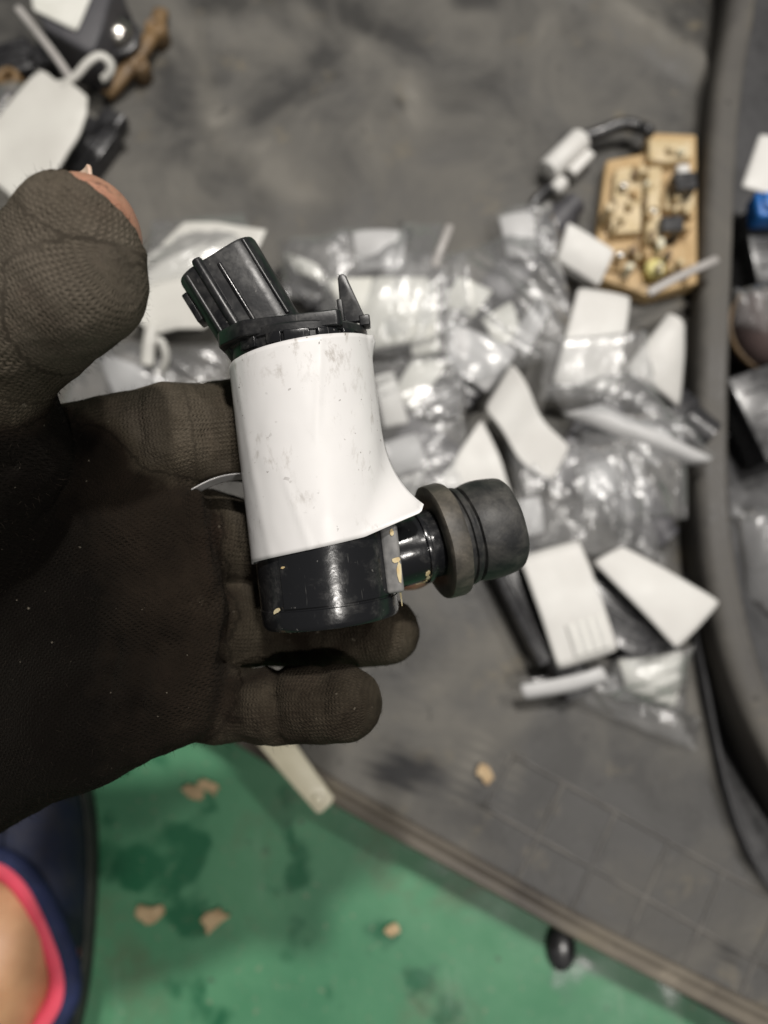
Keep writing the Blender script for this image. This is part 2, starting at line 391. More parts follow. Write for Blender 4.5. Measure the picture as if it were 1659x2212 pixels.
for j in range(len(ys) - 1):
    for i in range(NX):
        a = j * (NX + 1) + i; FC.append((a, a + NX + 1, a + NX + 2, a + 1))
panel = mesh('panel', V, FC, M['tray'], tray)
for nm, arr in (('dust', dust), ('oil', oil)):  # dust: streaks, less the shade painted on the lower right
    at = panel.data.attributes.new(nm, 'FLOAT', 'POINT'); at.data.foreach_set('value', arr)
# drop of the panel at its right edge and the black channel beside it
edge = [G3(x, y, TZ - .006) for x, y in RIGHT]
v, f = sweep(smooth_path(edge, 6), [(-.001, -.022), (.0015, -.022), (.0015, 0), (-.001, .001)]); mesh('panel_edge', v, f, M['pit'], tray)
base = [G(1440, -400, .008), G(2900, -400, .008), G(2900, 2500, .008), G(1900, 2330, .008), G(1560, 2000, .008), G(1460, 1500, .008)]
mesh('channel_base', [(p[0], p[1], .008) for p in base], [tuple(range(6))[::-1]], M['pit'], tray, smooth=False)
# front lip
lip = smooth_path([G3(x, y, TZ + .002) for x, y in LIP], 6)
prof = [(-.0065, -.030), (.001, -.030), (.0018, .000), (.0012, .0028), (-.0005, .0036), (-.0022, .0028), (-.003, .001), (-.0052, .0012), (-.0066, .003), (-.0082, .0026), (-.009, .000)]
prof = [(-a, b) for a, b in prof]
v, f = sweep(lip, prof); mesh('front_lip', v, f, M['lip'], tray)
# the raised rail on the right
RAIL = [(1625, -300), (1600, 0), (1570, 190), (1553, 400), (1541, 700), (1535, 950), (1543, 1150), (1566, 1300), (1605, 1450), (1660, 1580), (1760, 1760), (1900, 1950)]
rp = smooth_path([G3(x, y, .046) for x, y in RAIL], 7)
hw = .0078
prof = [(-hw, -.038), (-hw, .0015), (-hw * .9, .0034), (-hw * .62, .0042), (-hw * .45, .0034), (-hw * .1, .0036), (hw * .5, .0030), (hw * .86, .0012), (hw, -.002), (hw, -.038)]
v, f = sweep(rp, prof); mesh('rail', v, f, M['rail'], tray)
# moulded squares of the front corner of the panel
o0 = G3(1105, 1628, TZ); du = (G3(1500, 1848, TZ) - o0).normalized(); dv = Vector((-du.y, du.x, 0))
if dv.y > 0: dv = -dv
def rib_line(a, b, w=.0016, h=.0002):
    pts = [o0 + du * (a[0] + (b[0] - a[0]) * k / 12) + dv * (a[1] + (b[1] - a[1]) * k / 12) for k in range(13)]
    P = []
    for p in pts: P.append(Vector((p.x, p.y, TZ + .0022 * fbm(p, 9, 1, 2) + .0006 * fbm(p, 40, 2, 2) + .0004)))
    v, f = sweep(P, [(-w, -.0008), (-w * .3, h), (w * .3, h), (w, -.0008)]); mesh('moulded_rib', v, f, M['rib'], tray)
pt = .0285
rib_line((0, 0), (.135, 0)); rib_line((-.004, pt), (.15, pt)); rib_line((.03, 2 * pt), (.17, 2 * pt))
for k in range(0, 6): rib_line((k * pt, .0), (k * pt, (2 if k > 0 else 1) * pt))

# ------------------------------------------------------------------ the washer pump
MM = .001
o_pump = cp(716, 1340, 165.0)
ang = math.radians(6.7)
Xl = RT * math.cos(ang) + UP * math.sin(ang); Zl = -RT * math.sin(ang) + UP * math.cos(ang); Yl = FW
pump = thing('washer_pump', 'black plastic windscreen washer pump with white sticker, held in the gloved hand', 'pump', (0, 0, 0))
Mp = Matrix(((Xl[0], Yl[0], Zl[0], 0), (Xl[1], Yl[1], Zl[1], 0), (Xl[2], Yl[2], Zl[2], 0), (0, 0, 0, 1)))
PW = W(o_pump)
pump.matrix_world = Matrix.Translation(Vector(PW)) @ Mp
def pp(name, vf, mat, parent=pump, smooth=True, bev=None, M4=None, auto=True):
    v, f = vf
    if bev: v, f = bevel_mesh(v, f, bev, 3)
    if M4 is not None: v = xf(v, M4)
    v = [tuple(c * MM for c in p) for p in v]
    me = bpy.data.meshes.new(name); me.from_pydata(v, [], f); me.update()
    bm = bmesh.new(); bm.from_mesh(me); bmesh.ops.recalc_face_normals(bm, faces=bm.faces); bm.to_mesh(me); bm.free()
    o = link(name, me, mat, parent, smooth)
    if smooth and auto:
        try: me.set_sharp_from_angle(angle=math.radians(38))
        except Exception: pass
    return o
R0 = 14.75
pp('housing', lathe([(0.1, 0), (13.6, 0), (14.2, .15), (14.55, .6), (R0 - .05, 1.2), (R0, 4.2), (R0 - .25, 4.35), (R0 - .25, 55.5), (14.2, 56.2), (14.2, 57.5)], 96), M['body'])
# raised front panel of the housing
v = []; f = []; th = np.radians(np.linspace(-32, 78, 40)); zz = np.linspace(4.9, 56, 14)
for z in zz:
    for t in th: v.append(((R0 + .22) * math.sin(t), -(R0 + .22) * math.cos(t), z))
for z in (zz[0], zz[-1]):
    for t in th: v.append(((R0 - .4) * math.sin(t), -(R0 - .4) * math.cos(t), z))
nt_ = len(th)
for j in range(13):
    for i in range(nt_ - 1): a = j * nt_ + i; f.append((a, a + 1, a + nt_ + 1, a + nt_))
for i in range(nt_ - 1): a = 14 * nt_ + i; f.append((i, a, a + 1, i + 1))
v2 = len(v)
for z in zz: v.append(((R0 - .4) * math.sin(th[0]), -(R0 - .4) * math.cos(th[0]), z))
for j in range(13): f.append((j * nt_, (j + 1) * nt_, v2 + j + 1, v2 + j))
pp('front_shell', (v, f), M['body'])
# end cap with its catches
cap = pp('end_cap', lathe([(13.2, 56.5), (14.3, 56.8), (14.3, 59.0), (14.75, 59.2), (14.8, 60.6), (14.4, 61.0), (12.5, 61.2), (.1, 61.2)], 96), M['conn'])
def rot_z(t): return Matrix.Rotation(t, 4, 'Z')
for t, wd in ((-38, 4.2), (-14, 3.2), (4, 5.2), (28, 4.4), (48, 3.2)):
    pp('catch', box(-wd / 2, wd / 2, -15.1, -13.6, 57.2, 59.4), M['body'], cap, bev=.25, M4=rot_z(math.radians(t)))
# raised plate in front of the connector
pl = [(-16.2, 2), (-16.2, -5.0), (-15.4, -7.2), (-10.2, -13.0), (-9.2, -13.5), (9.2, -13.5), (10.1, -12.6), (10.3, 6), (-2, 11), (-13, 7)]
pp('cap_plate', prism(pl, 59.5, 62.7), M['conn'], cap, bev=.4)
# fin
fv_, ff_ = prism([(9.7, 61.8), (10.0, 71.2), (10.45, 72.0), (11.2, 72.1), (11.8, 71.5), (15.0, 61.8)], -1.0, 1.0)
pp('fin', (xf(fv_, Matrix(((1, 0, 0, 0), (0, 0, -1, -4.0), (0, 1, 0, 0), (0, 0, 0, 1)))), ff_), M['conn'], cap, bev=.3)
pp('fin_web', box(9.3, 10.5, -7.4, -4.6, 61.6, 66.3), M['conn'], cap, bev=.3)
pp('fin_block', box(13.4, 15.7, -5.2, -1.0, 60.8, 63.1), M['conn'], cap, bev=.35)
# connector socket
ca = math.radians(25)
CM = Matrix.Translation((-7.4, 1.2, 62.5)) @ Matrix.Rotation(-ca, 4, 'Y')
def rrect(w, d, r, n=6):
    out = []
    for cx_, cy_, a0 in ((w / 2 - r, d / 2 - r, 0), (-w / 2 + r, d / 2 - r, 90), (-w / 2 + r, -d / 2 + r, 180), (w / 2 - r, -d / 2 + r, 270)):
        for k in range(n + 1):
            a = math.radians(a0 + 90 * k / n); out.append((cx_ + r * math.cos(a), cy_ + r * math.sin(a)))
    return out
def rings(rs):
    n = len(rs[0][0]); v = []; f = []
    for poly, z in rs: v += [(x, y, z) for x, y in poly]
    for i in range(len(rs) - 1):
        for k in range(n): a = i * n + k; b = i * n + (k + 1) % n; f.append((a, b, b + n, a + n))
    f.append(tuple(range(n))[::-1]); f.append(tuple(range((len(rs) - 1) * n, len(rs) * n))); return v, f
sock = pp('connector_socket', rings([(rrect(17.4, 13, 4.6), -8), (rrect(18.0, 13, 4.6), 6), (rrect(18.4, 13.2, 4.7), 17.8), (rrect(18.0, 12.8, 4.5), 18.4), (rrect(16.2, 11.0, 3.8), 18.4), (rrect(15.8, 10.6, 3.6), 17.8), (rrect(15.6, 10.4, 3.6), 5.0)]), M['conn'], M4=CM)
def rod(p, w0, w1, r, y): 
    return tube([(p, y, w0), (p, y, w0 + .2), (p, y, w1 - .6), (p, y, w1 - .15), (p, y, w1)], [r, r, r, r * .85, r * .4], 14, 1, (0, 1, 0))
pp('rib', rod(-3.6, -1, 19.3, 1.15, -6.5), M['conn'], sock, M4=CM)
pp('rib', rod(.1, -1, 16.2, .55, -6.55), M['body'], sock, M4=CM)
pp('rib', rod(-7.0, -2, 17.8, .6, -5.5), M['conn'], sock, M4=CM)
pp('rib', rod(6.9, 0, 18.0, .5, -5.9), M['conn'], sock, M4=CM)
pp('catch', prism([(-9.0, -3), (-10.4, -2.6), (-10.4, 2.6), (-9.0, 3)], 9.2, 16.0), M['conn'], sock, bev=.3, M4=CM)
for px_ in (-3.2, 3.2): pp('contact_pin', box(px_ - .9, px_ + .9, -.35, .35, 4.8, 15), M['brass'], sock, M4=CM)
# sticker, wrapped round the housing and peeling at its lower right corner
v = []; f = []; NS, NV = 90, 46; RL = R0 + .42; s_end = 23.2
ss = np.linspace(-math.radians(118) * RL, s_end, NS)
for j in range(NV):
    q = j / (NV - 1)
    for s in ss:
        rel = math.radians(88 - 64 * (1 - q) ** 3.0); sr = RL * rel
        vb = 16.3 + .10 * s + .18 * max(0, s - 10); vt = 57.3 + .085 * s; z = vb + (vt - vb) * q
        if s <= sr: x, y = RL * math.sin(s / RL), -RL * math.cos(s / RL)
        else:
            e = s - sr; c = .010 * e * e
            x = RL * math.sin(rel) + e * math.cos(rel) + c * math.sin(rel) * .5; y = -RL * math.cos(rel) + e * math.sin(rel) - c * math.cos(rel) * .6
        # lifted top right corner and a few soft blisters
        if s > 19.5 and q > .88: k = (s - 19.5) / 3.7 * (q - .88) / .12; x += 1.1 * k; y -= .7 * k
        bl = .10 * max(0, nz((s * .11, z * .09, 0), 1, 3)) + .12 * math.exp(-((s + 12 + .12 * (z - 30)) / 1.3) ** 2)
        bl += .22 * math.exp(-((s - 3.5 - .16 * (z - 44)) / .7) ** 2) * max(0, min(1, (z - 36) / 6)) + .16 * math.exp(-((s + 3 + .25 * (z - 24)) / .6) ** 2) * max(0, min(1, (34 - z) / 6)) + .10 * max(0, nz((s * .3, z * .22, 2), 1, 8))
        rr = math.hypot(x, y); x *= 1 + bl / rr; y *= 1 + bl / rr
        # rounded corners
        dz = 0
        if s > s_end - 2 : dz = (1.4 - math.sqrt(max(0, 1.96 - min(1.4, max(0, s - (s_end - 1.4))) ** 2)))
        z += dz * (1 if q < .5 else -1) * abs(2 * q - 1) ** 6
        v.append((x, y, z))
for j in range(NV - 1):
    for i in range(NS - 1): a = j * NS + i; f.append((a, a + 1, a + NS + 1, a + NS))
st = pp('sticker', (v, f), M['label'], auto=False)
sm = st.modifiers.new('thickness', 'SOLIDIFY'); sm.thickness = .00012; sm.offset = 1
# loose end of the sticker standing off on the left
v = []; f = []
for j in range(9):
    for i in range(14):
        t = i / 13; x = -14.0 - 13.2 * t; y = 3.5 - 1.5 * t + 2.0 * math.sin(t * 3); z = 33.6 + 1.9 * math.sin(t * 2.6) - 3.0 * t - (j / 8) * 1.2 * (1 - .75 * t)
        v.append((x, y - j / 8 * -8, z))
for j in range(8):
    for i in range(13): a = j * 14 + i; f.append((a, a + 1, a + 15, a + 14))
fp = pp('loose_sticker_end', (v, f), M['label'], st, auto=False)
sm = fp.modifiers.new('thickness', 'SOLIDIFY'); sm.thickness = .00012
# outlet pipe and rubber grommet
a_up, a_yaw = math.radians(7.2), math.radians(14)
ax = Vector((math.cos(a_up) * math.cos(a_yaw), math.sin(a_yaw), math.sin(a_up) * math.cos(a_yaw))).normalized()
PM = Matrix.Translation((0, 0, 10.6)) @ ax.to_track_quat('Z', 'Y').to_matrix().to_4x4()
pp('pipe_pad', box(12.6, 16.2, -8.2, 8, 5.0, 19.0), M['pad'], bev=.7)
pipe = pp('outlet_pipe', lathe([(7.2, 10), (7.75, 11), (7.7, 21.2), (8.3, 21.3), (8.4, 21.8), (8.3, 22.3), (7.6, 22.4), (7.5, 33)], 64), M['body'], M4=PM)
rv_, rf_ = box(-.3, .3, -7.95, -7.4, 11, 21.3)
pp('pipe_ridge', (xf(rv_, Matrix.Rotation(math.radians(12), 4, 'Z')), rf_), M['body'], pipe, M4=PM)
def wobble(vf, amp, seed):
    v, f = vf; return [(x * (1 + amp * nz((x * .12, y * .12, z * .12), 1, seed)), y * (1 + amp * nz((x * .12, y * .12, z * .12), 1, seed)), z + .25 * nz((x * .15, y * .15, 5), 1, seed)) for x, y, z in v], f
grom = pp('rubber_grommet', wobble(lathe([(7.9, 29), (10.4, 29.2), (10.4, 30.6), (10.3, 30.9), (10.9, 31.1), (11.1, 31.6), (10.95, 32.1), (10.0, 32.3), (9.9, 32.9), (10.7, 33.2), (11.15, 34.8), (11.4, 36.4), (11.45, 38.4), (11.25, 40.6), (11.0, 42.0), (10.75, 42.7), (10.3, 43.1), (9.6, 43.25), (6.6, 43.25), (6.2, 42.8), (5.8, 36)], 72), .03, 4), M['rub'], M4=PM)
pp('flange_ring', wobble(lathe([(8.0, 25.2), (9.4, 24.9), (12.2, 24.8), (12.75, 25.1), (12.9, 25.7), (12.95, 28.6), (12.7, 29.2), (12.2, 29.4), (8, 29.4)], 72), .02, 6), M['ringrub'], grom, M4=PM)
# flakes of old cream paint
def fleck(u, vv, y, w, h, seed, n=(0, -1, 0), rot=0.0):
    rnd = random.Random(seed); k = 9; poly = []
    for i in range(k):
        a = 2 * math.pi * i / k; r = .65 + .5 * rnd.random(); poly.append((w * r * math.cos(a), h * r * math.sin(a)))
    q = Vector(n).to_track_quat('Z', 'Y').to_matrix().to_4x4()
    v_, f_ = prism(poly, 0, .18)
    pp('paint_fleck', (v_, f_), M['paint'], pump, M4=Matrix.Translation((u, y, vv)) @ q @ Matrix.Rotation(rot, 4, 'Z'), smooth=False)
fleck(15.6, 9.2, -8.25, .6, 2.2, 1); fleck(15.2, 11.8, -8.25, .8, .7, 2); fleck(15.3, 4.0, -3.2, .35, 2.2, 3, (.9, -.4, 0)); fleck(15.0, 17.6, -8.25, .5, .8, 4)
fleck(-9.6, 4.6, -11.35, 1.0, .45, 5, (-.6, -.8, 0), .5); fleck(-7.2, 13.2, -13.15, .5, .25, 6, (-.5, -.85, 0))
for k_, (t_, z_) in enumerate(((-30, 19.6), (-48, 20.3), (-64, 20.6), (-75, 20.4), (-20, 20.2))):
    a_ = math.radians(t_ - 60); p_ = PM @ Vector((7.75 * math.cos(a_), 7.75 * math.sin(a_), z_)); n_ = PM.to_3x3() @ Vector((math.cos(a_), math.sin(a_), 0))
    fleck(p_.x, p_.z, p_.y, .5, .9, 20 + k_, tuple(n_))

# ------------------------------------------------------------------ the gloved hand: joints as (picture x, picture y, depth mm, radius mm)
CH = {
 'palm': [[(-700, 1540, 232, 27), (-420, 1430, 212, 27)], [(-420, 1430, 212, 27), (-160, 1350, 192, 21)],
          [(-250, 1180, 196, 17), (250, 1010, 179, 12.5)], [(-250, 1260, 195, 18), (330, 1150, 176, 12.5)], [(-250, 1370, 195, 19), (372, 1310, 173, 11.5)],
          [(-250, 1480, 195, 20), (362, 1470, 171, 11.5)], [(-260, 1715, 194, 23), (170, 1552, 171, 14.0)], [(170, 1552, 171, 14.0), (365, 1510, 171, 10.4)],
          [(-200, 1250, 178, 22), (-40, 960, 155, 17)], [(300, 1050, 178, 12), (365, 1300, 174, 11)]],
 'thumb': [[(-200, 1090, 168, 19), (-72, 838, 147, 13.8)], [(-72, 838, 147, 13.8), (92, 625, 137, 11.2)], [(92, 625, 137, 11.2), (158, 548, 132.5, 10.2)],
           [(158, 548, 132.5, 10.2), (174, 624, 131.5, 9.5)], [(174, 624, 131.5, 9.5), (70, 690, 139, 11.0)], [(158, 548, 132.5, 10.2), (178, 494, 131, 9.4)]],
 'index': [[(150, 985, 179, 12.4), (370, 945, 178, 12)], [(370, 945, 178, 12), (520, 930, 184, 11.6)], [(520, 930, 184, 11.6), (660, 930, 193, 10)], [(660, 930, 193, 10), (745, 960, 193, 9)]],
 'middle': [[(200, 1140, 180, 12), (440, 1160, 187, 11.2)], [(440, 1160, 187, 11.2), (640, 1185, 194, 9.6)], [(640, 1185, 194, 9.6), (790, 1205, 192, 9)], [(790, 1205, 192, 9), (884, 1207, 187, 8.5)]],
 'ring': [[(250, 1335, 178, 12), (520, 1350, 189, 9.8)], [(520, 1350, 189, 9.8), (700, 1366, 191, 8.9)], [(700, 1366, 191, 8.9), (828, 1362, 186, 8.7)]],
 'little': [[(250, 1500, 172, 10), (470, 1522, 178, 8.4)], [(470, 1522, 178, 8.4), (590, 1522, 176, 8.2)], [(590, 1522, 174, 8.5), (742, 1521, 168, 8.3)]],
}
STEP = .8
lo = np.array([-128.0, -84.0, 112.0]); hi = np.array([16.0, 66.0, 236.0])
dims = np.ceil((hi - lo) / STEP).astype(int)
def capsule_into(D, a, ra, b, rb, k):
    m = max(ra, rb) + 8
    i0 = np.maximum(((np.minimum(a, b) - m - lo) / STEP).astype(int), 0); i1 = np.minimum(((np.maximum(a, b) + m - lo) / STEP).astype(int) + 1, dims)
    if np.any(i1 <= i0): return
    g = [lo[c] + STEP * np.arange(i0[c], i1[c]) for c in range(3)]
    X, Y, Z = np.meshgrid(*g, indexing='ij'); P = np.stack([X, Y, Z], -1).astype(np.float32)
    ab = b - a; t = np.clip(((P - a) @ ab) / (ab @ ab), 0, 1)
    d = np.linalg.norm(P - a - t[..., None] * ab, axis=-1) - (ra + (rb - ra) * t)
    sl = tuple(slice(i0[c], i1[c]) for c in range(3)); cur = D[sl]
    D[sl] = smin(cur, d, k)
def smin(a, b, k):
    h = np.maximum(k - np.abs(a - b), 0) / k
    return np.minimum(a, b) - h * h * k * .25
U = np.full(dims, 50.0, np.float32)
groups = {}
for g, segs in CH.items():
    D = np.full(dims, 50.0, np.float32)
    for s in segs:
        a = cp(*s[0][:3]); b = cp(*s[1][:3]); capsule_into(D, a, s[0][3], b, s[1][3], 7.0 if g == 'palm' else 5.0 if g == 'thumb' else 3.0)
    groups[g] = D
U = groups['palm']
U = smin(U, groups['thumb'], 4.0)
for g in ('index', 'middle', 'ring', 'little'): U = smin(U, groups[g], 1.6)
U0 = U.copy()
# rolls of loose cloth (added) and creases (cut)
ROLLS = [([(420, 1075, 168), (430, 1160, 167), (448, 1255, 167), (438, 1330, 167)], 2.0), ([(462, 1290, 169), (448, 1390, 166), (434, 1470, 165), (420, 1560, 166)], 1.9),
         ([(430, 1330, 166), (415, 1420, 163.5), (404, 1500, 163.5)], 1.6)]
CUTS = [([(455, 1275, 160), (432, 1380, 158), (418, 1500, 157), (405, 1620, 165)], .45), ([(215, 1400, 152), (205, 1480, 152), (210, 1560, 154)], 1.2), ([(300, 1430, 154), (288, 1540, 155), (300, 1625, 160)], .9),
        ([(106, 880, 160), (60, 1010, 152), (-20, 1090, 148)], 1.4), ([(578, 1440, 164), (588, 1520, 163), (600, 1600, 165)], 1.6), ([(560, 1290, 178), (556, 1420, 178)], 1.3), ([(300, 860, 170), (312, 940, 168), (300, 1030, 170)], .8), ([(440, 830, 172), (455, 930, 170), (440, 1030, 172)], .6), ([(690, 1445, 162), (700, 1520, 160), (690, 1600, 162)], .6)]
for pts, r in ROLLS:
    D = np.full(dims, 50.0, np.float32); P = [cp(*p) for p in pts]
    for a, b in zip(P[:-1], P[1:]): capsule_into(D, a, r, b, r, 1.5)
    U = smin(U, D, 3.2)
del D
# torn finger ends: the knit stops, the skin goes on
ax_ = [lo[c] + STEP * np.arange(dims[c]) for c in range(3)]
XX, YY, ZZ = np.meshgrid(*ax_, indexing='ij')
def plane(p0, n): n = np.array(n, float); n /= np.linalg.norm(n); return (XX - p0[0]) * n[0] + (YY - p0[1]) * n[1] + (ZZ - p0[2]) * n[2]
th_p = cp(208, 452, 131); cutT = plane(th_p, (.55, .80, .25))
rag = .35 * np.sin(XX * 2.1 + ZZ * 1.3) + .25 * np.sin(ZZ * 3.7)
mi_p = cp(800, 1205, 190); cutM = np.where(XX > mi_p[0] - 8, plane(mi_p, (1, 0, -.1)), -50.0)
cutM = np.where(YY < cp(0, 1290, 190)[1], -50, cutM); cutM = np.where(ZZ < 172, -50, cutM)
cutT = np.where((ZZ < 165) & (YY > 20), cutT + rag, -50)
# finger shape of the bare hand inside
near = np.maximum(np.clip((cutT + 9) / 5, 0, 1), np.clip((cutM + 9) / 5, 0, 1))
BODY = U0 + 2.6 - 1.8 * near
for pts, r in CUTS:
    D = np.full(dims, 50.0, np.float32); P = [cp(*p) for p in pts]
    for a, b in zip(P[:-1], P[1:]):
        # creases follow the surface: a thin groove in depth direction
        m = 6; i0 = np.maximum(((np.minimum(a, b) - m - lo) / STEP).astype(int), 0); i1 = np.minimum(((np.maximum(a, b) + m - lo) / STEP).astype(int) + 1, dims); i0[2] = 0; i1[2] = min(int((185 - lo[2]) / STEP), dims[2])
        sl = tuple(slice(i0[c], i1[c]) for c in range(3)); ab = (b - a)[:2]
        px, py = XX[sl] - a[0], YY[sl] - a[1]; t = np.clip((px * ab[0] + py * ab[1]) / (ab @ ab), 0, 1)
        d2 = np.hypot(px - t * ab[0], py - t * ab[1]); U[sl] += (r * .9 * np.exp(-(d2 / 1.3) ** 2)).astype(np.float32)
GL = np.maximum(U, cutT); GL = np.maximum(GL, cutM)
def surface_nets(D):
    ins = D < 0
    c = np.zeros(tuple(np.array(D.shape) - 1), np.int16)
    offs = [(i, j, k) for i in (0, 1) for j in (0, 1) for k in (0, 1)]
    n0, n1, n2 = c.shape
    for i, j, k in offs: c += ins[i:i + n0, j:j + n1, k:k + n2]
    act = (c > 0) & (c < 8); idx = np.argwhere(act); ids = np.full(c.shape, -1, np.int64); ids[act] = np.arange(len(idx))
    acc = np.zeros((len(idx), 3)); cnt = np.zeros(len(idx))
    for a in offs:
        for ax in range(3):
            if a[ax] == 1: continue
            b = list(a); b[ax] = 1
            ia = idx + np.array(a); ib = idx + np.array(b)
            da = D[ia[:, 0], ia[:, 1], ia[:, 2]]; db = D[ib[:, 0], ib[:, 1], ib[:, 2]]
            m = (da < 0) != (db < 0); t = np.zeros(len(idx)); t[m] = da[m] / (da[m] - db[m])
            p = np.array(a, float)[None, :].repeat(len(idx), 0); p[:, ax] += t
            acc[m] += p[m]; cnt[m] += 1
    V = idx + acc / cnt[:, None]
    faces = []
    for ax in range(3):
        u, w = [(1, 2), (2, 0), (0, 1)][ax]
        sa = [slice(0, None)] * 3; sb = [slice(0, None)] * 3; sa[ax] = slice(0, -1); sb[ax] = slice(1, None)
        ch = ins[tuple(sa)] != ins[tuple(sb)]; e = np.argwhere(ch)
        e = e[(e[:, u] > 0) & (e[:, w] > 0) & (e[:, u] < D.shape[u] - 1) & (e[:, w] < D.shape[w] - 1)]
        def cell(du_, dw_):
            q = e.copy(); q[:, u] -= du_; q[:, w] -= dw_; return ids[q[:, 0], q[:, 1], q[:, 2]]
        q = np.stack([cell(1, 1), cell(0, 1), cell(0, 0), cell(1, 0)], 1)
        flip = ~ins[e[:, 0], e[:, 1], e[:, 2]]; q[flip] = q[flip][:, ::-1]; faces.append(q)
    return V * STEP + lo, np.concatenate(faces)
def relax(V, Fq, it, w=.5):
    e = np.concatenate([Fq[:, [0, 1]], Fq[:, [1, 2]], Fq[:, [2, 3]], Fq[:, [3, 0]]])
    for _ in range(it):
        acc = np.zeros_like(V); cnt = np.zeros(len(V))
        np.add.at(acc, e[:, 0], V[e[:, 1]]); np.add.at(cnt, e[:, 0], 1); np.add.at(acc, e[:, 1], V[e[:, 0]]); np.add.at(cnt, e[:, 1], 1)
        V = V + w * (acc / np.maximum(cnt, 1)[:, None] - V)
    return V
def vnormals(V, Fq):
    n = np.cross(V[Fq[:, 2]] - V[Fq[:, 0]], V[Fq[:, 3]] - V[Fq[:, 1]]); acc = np.zeros_like(V)
    for k in range(4): np.add.at(acc, Fq[:, k], n)
    return acc / np.maximum(np.linalg.norm(acc, axis=1), 1e-9)[:, None]
hand_loc = W(cp(60, 1250, 185))
person = thing('person', "hand in a dark grimy knitted work glove, bare thumb tip showing, holding the pump", 'person', hand_loc)
gv, gf = surface_nets(GL); gv = relax(gv, gf, 3)
gn = vnormals(gv, gf)
disp = np.array([.55 * nz(p, .11, 2) + .26 * nz(p, .3, 5) + .08 * nz(p, .9, 6) for p in gv]); gv = gv + gn * disp[:, None]
# knit directions: along and around the nearest finger bone
segs_all = []
for g, segs in CH.items():
    s0 = 0
    for s in segs:
        a = cp(*s[0][:3]); b = cp(*s[1][:3]); segs_all.append((g, a, b, .5 * (s[0][3] + s[1][3]), s0)); s0 += np.linalg.norm(b - a) if g != 'palm' else 0
best = np.full(len(gv), 1e9); kn = np.zeros((len(gv), 3)); isg = np.zeros(len(gv)); is_thumb = np.zeros(len(gv))
palm_dir = np.array([.86, -.50, 0]); palm_per = np.array([.50, .86, 0])
for g, a, b, r, s0 in segs_all:
    ab = b - a; L = np.linalg.norm(ab); t = np.clip((gv - a) @ ab / L ** 2, 0, 1); d = np.linalg.norm(gv - a - t[:, None] * ab, axis=1) - r
    m = d < best; best[m] = d[m]; is_thumb[m] = 1.0 if g == 'thumb' else 0.0
    if g == 'palm': kn[m, 0] = gv[m] @ palm_dir; kn[m, 1] = gv[m] @ palm_per; isg[m] = 1
    else:
        axn = ab / L; e1 = np.cross(axn, [0, 0, 1.0]); e1 /= np.linalg.norm(e1); e2 = np.cross(axn, e1)
        kn[m, 0] = s0 + (gv[m] - a) @ axn; kn[m, 1] = np.arctan2((gv[m] - a) @ e1, (gv[m] - a) @ e2) * r; isg[m] = 0
# soiling plus the shade of palm and heel put into the colour, lit thumb lighter
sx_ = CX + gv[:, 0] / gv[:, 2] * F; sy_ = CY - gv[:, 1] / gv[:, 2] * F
grime_shade = .34 + .24 * isg + .40 * np.clip((430 - sx_) / 330, 0, 1) * isg - .22 * is_thumb * np.clip((800 - sy_) / 200, 0, 1)
grime_shade += np.where((sy_ > 1270) & (isg == 0), .09, 0)
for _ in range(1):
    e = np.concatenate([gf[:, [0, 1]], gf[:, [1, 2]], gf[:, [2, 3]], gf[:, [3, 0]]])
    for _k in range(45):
        acc = np.zeros(len(gv)); cnt = np.zeros(len(gv)); np.add.at(acc, e[:, 0], grime_shade[e[:, 1]]); np.add.at(acc, e[:, 1], grime_shade[e[:, 0]]); np.add.at(cnt, e[:, 0], 1); np.add.at(cnt, e[:, 1], 1); grime_shade = .4 * grime_shade + .6 * acc / cnt
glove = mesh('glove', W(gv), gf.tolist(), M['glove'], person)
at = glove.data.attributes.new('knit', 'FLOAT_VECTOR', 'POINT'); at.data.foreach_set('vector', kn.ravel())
at = glove.data.attributes.new('grime_shade', 'FLOAT', 'POINT'); at.data.foreach_set('value', grime_shade)
# fuzz of broken fibres
rs = np.random.RandomState(3); pick = rs.randint(0, len(gv), 22000); fv = []; ff = []
for i in pick:
    p = gv[i] + rs.normal(0, .25, 3); n = gn[i]; d = n * .7 + rs.normal(0, .75, 3); d /= np.linalg.norm(d); L = rs.uniform(.4, 1.5)
    s = np.cross(d, rs.normal(0, 1, 3)); s /= max(np.linalg.norm(s), 1e-6); w = .03; bend = rs.normal(0, .45, 3)
    o = len(fv); m_ = p + d * L * .5 + bend * .3; e_ = p + d * L + bend
    fv += [p - s * w, p + s * w, m_ + s * w * .8, m_ - s * w * .8, e_]; ff += [(o, o + 1, o + 2, o + 3), (o + 3, o + 2, o + 4)]
fz = mesh('fuzz', W(np.array(fv)), ff, plain('fibre', (.022, .018, .014), (.014, .011, .009), .95, 300, .02), glove); fz['kind'] = 'stuff'
fz.location = (0, 0, 0)
me_ = fz.data; arr = np.empty(len(me_.vertices) * 3); me_.vertices.foreach_get('co', arr); arr = arr.reshape(-1, 3)
me_.vertices.foreach_set('co', (arr + np.array(glove.location) - np.array(person.location)).ravel()); me_.update()
bv, bf = surface_nets(BODY); bv = relax(bv, bf, 2)
mesh('hand', W(bv), bf.tolist(), M['skin'], person)
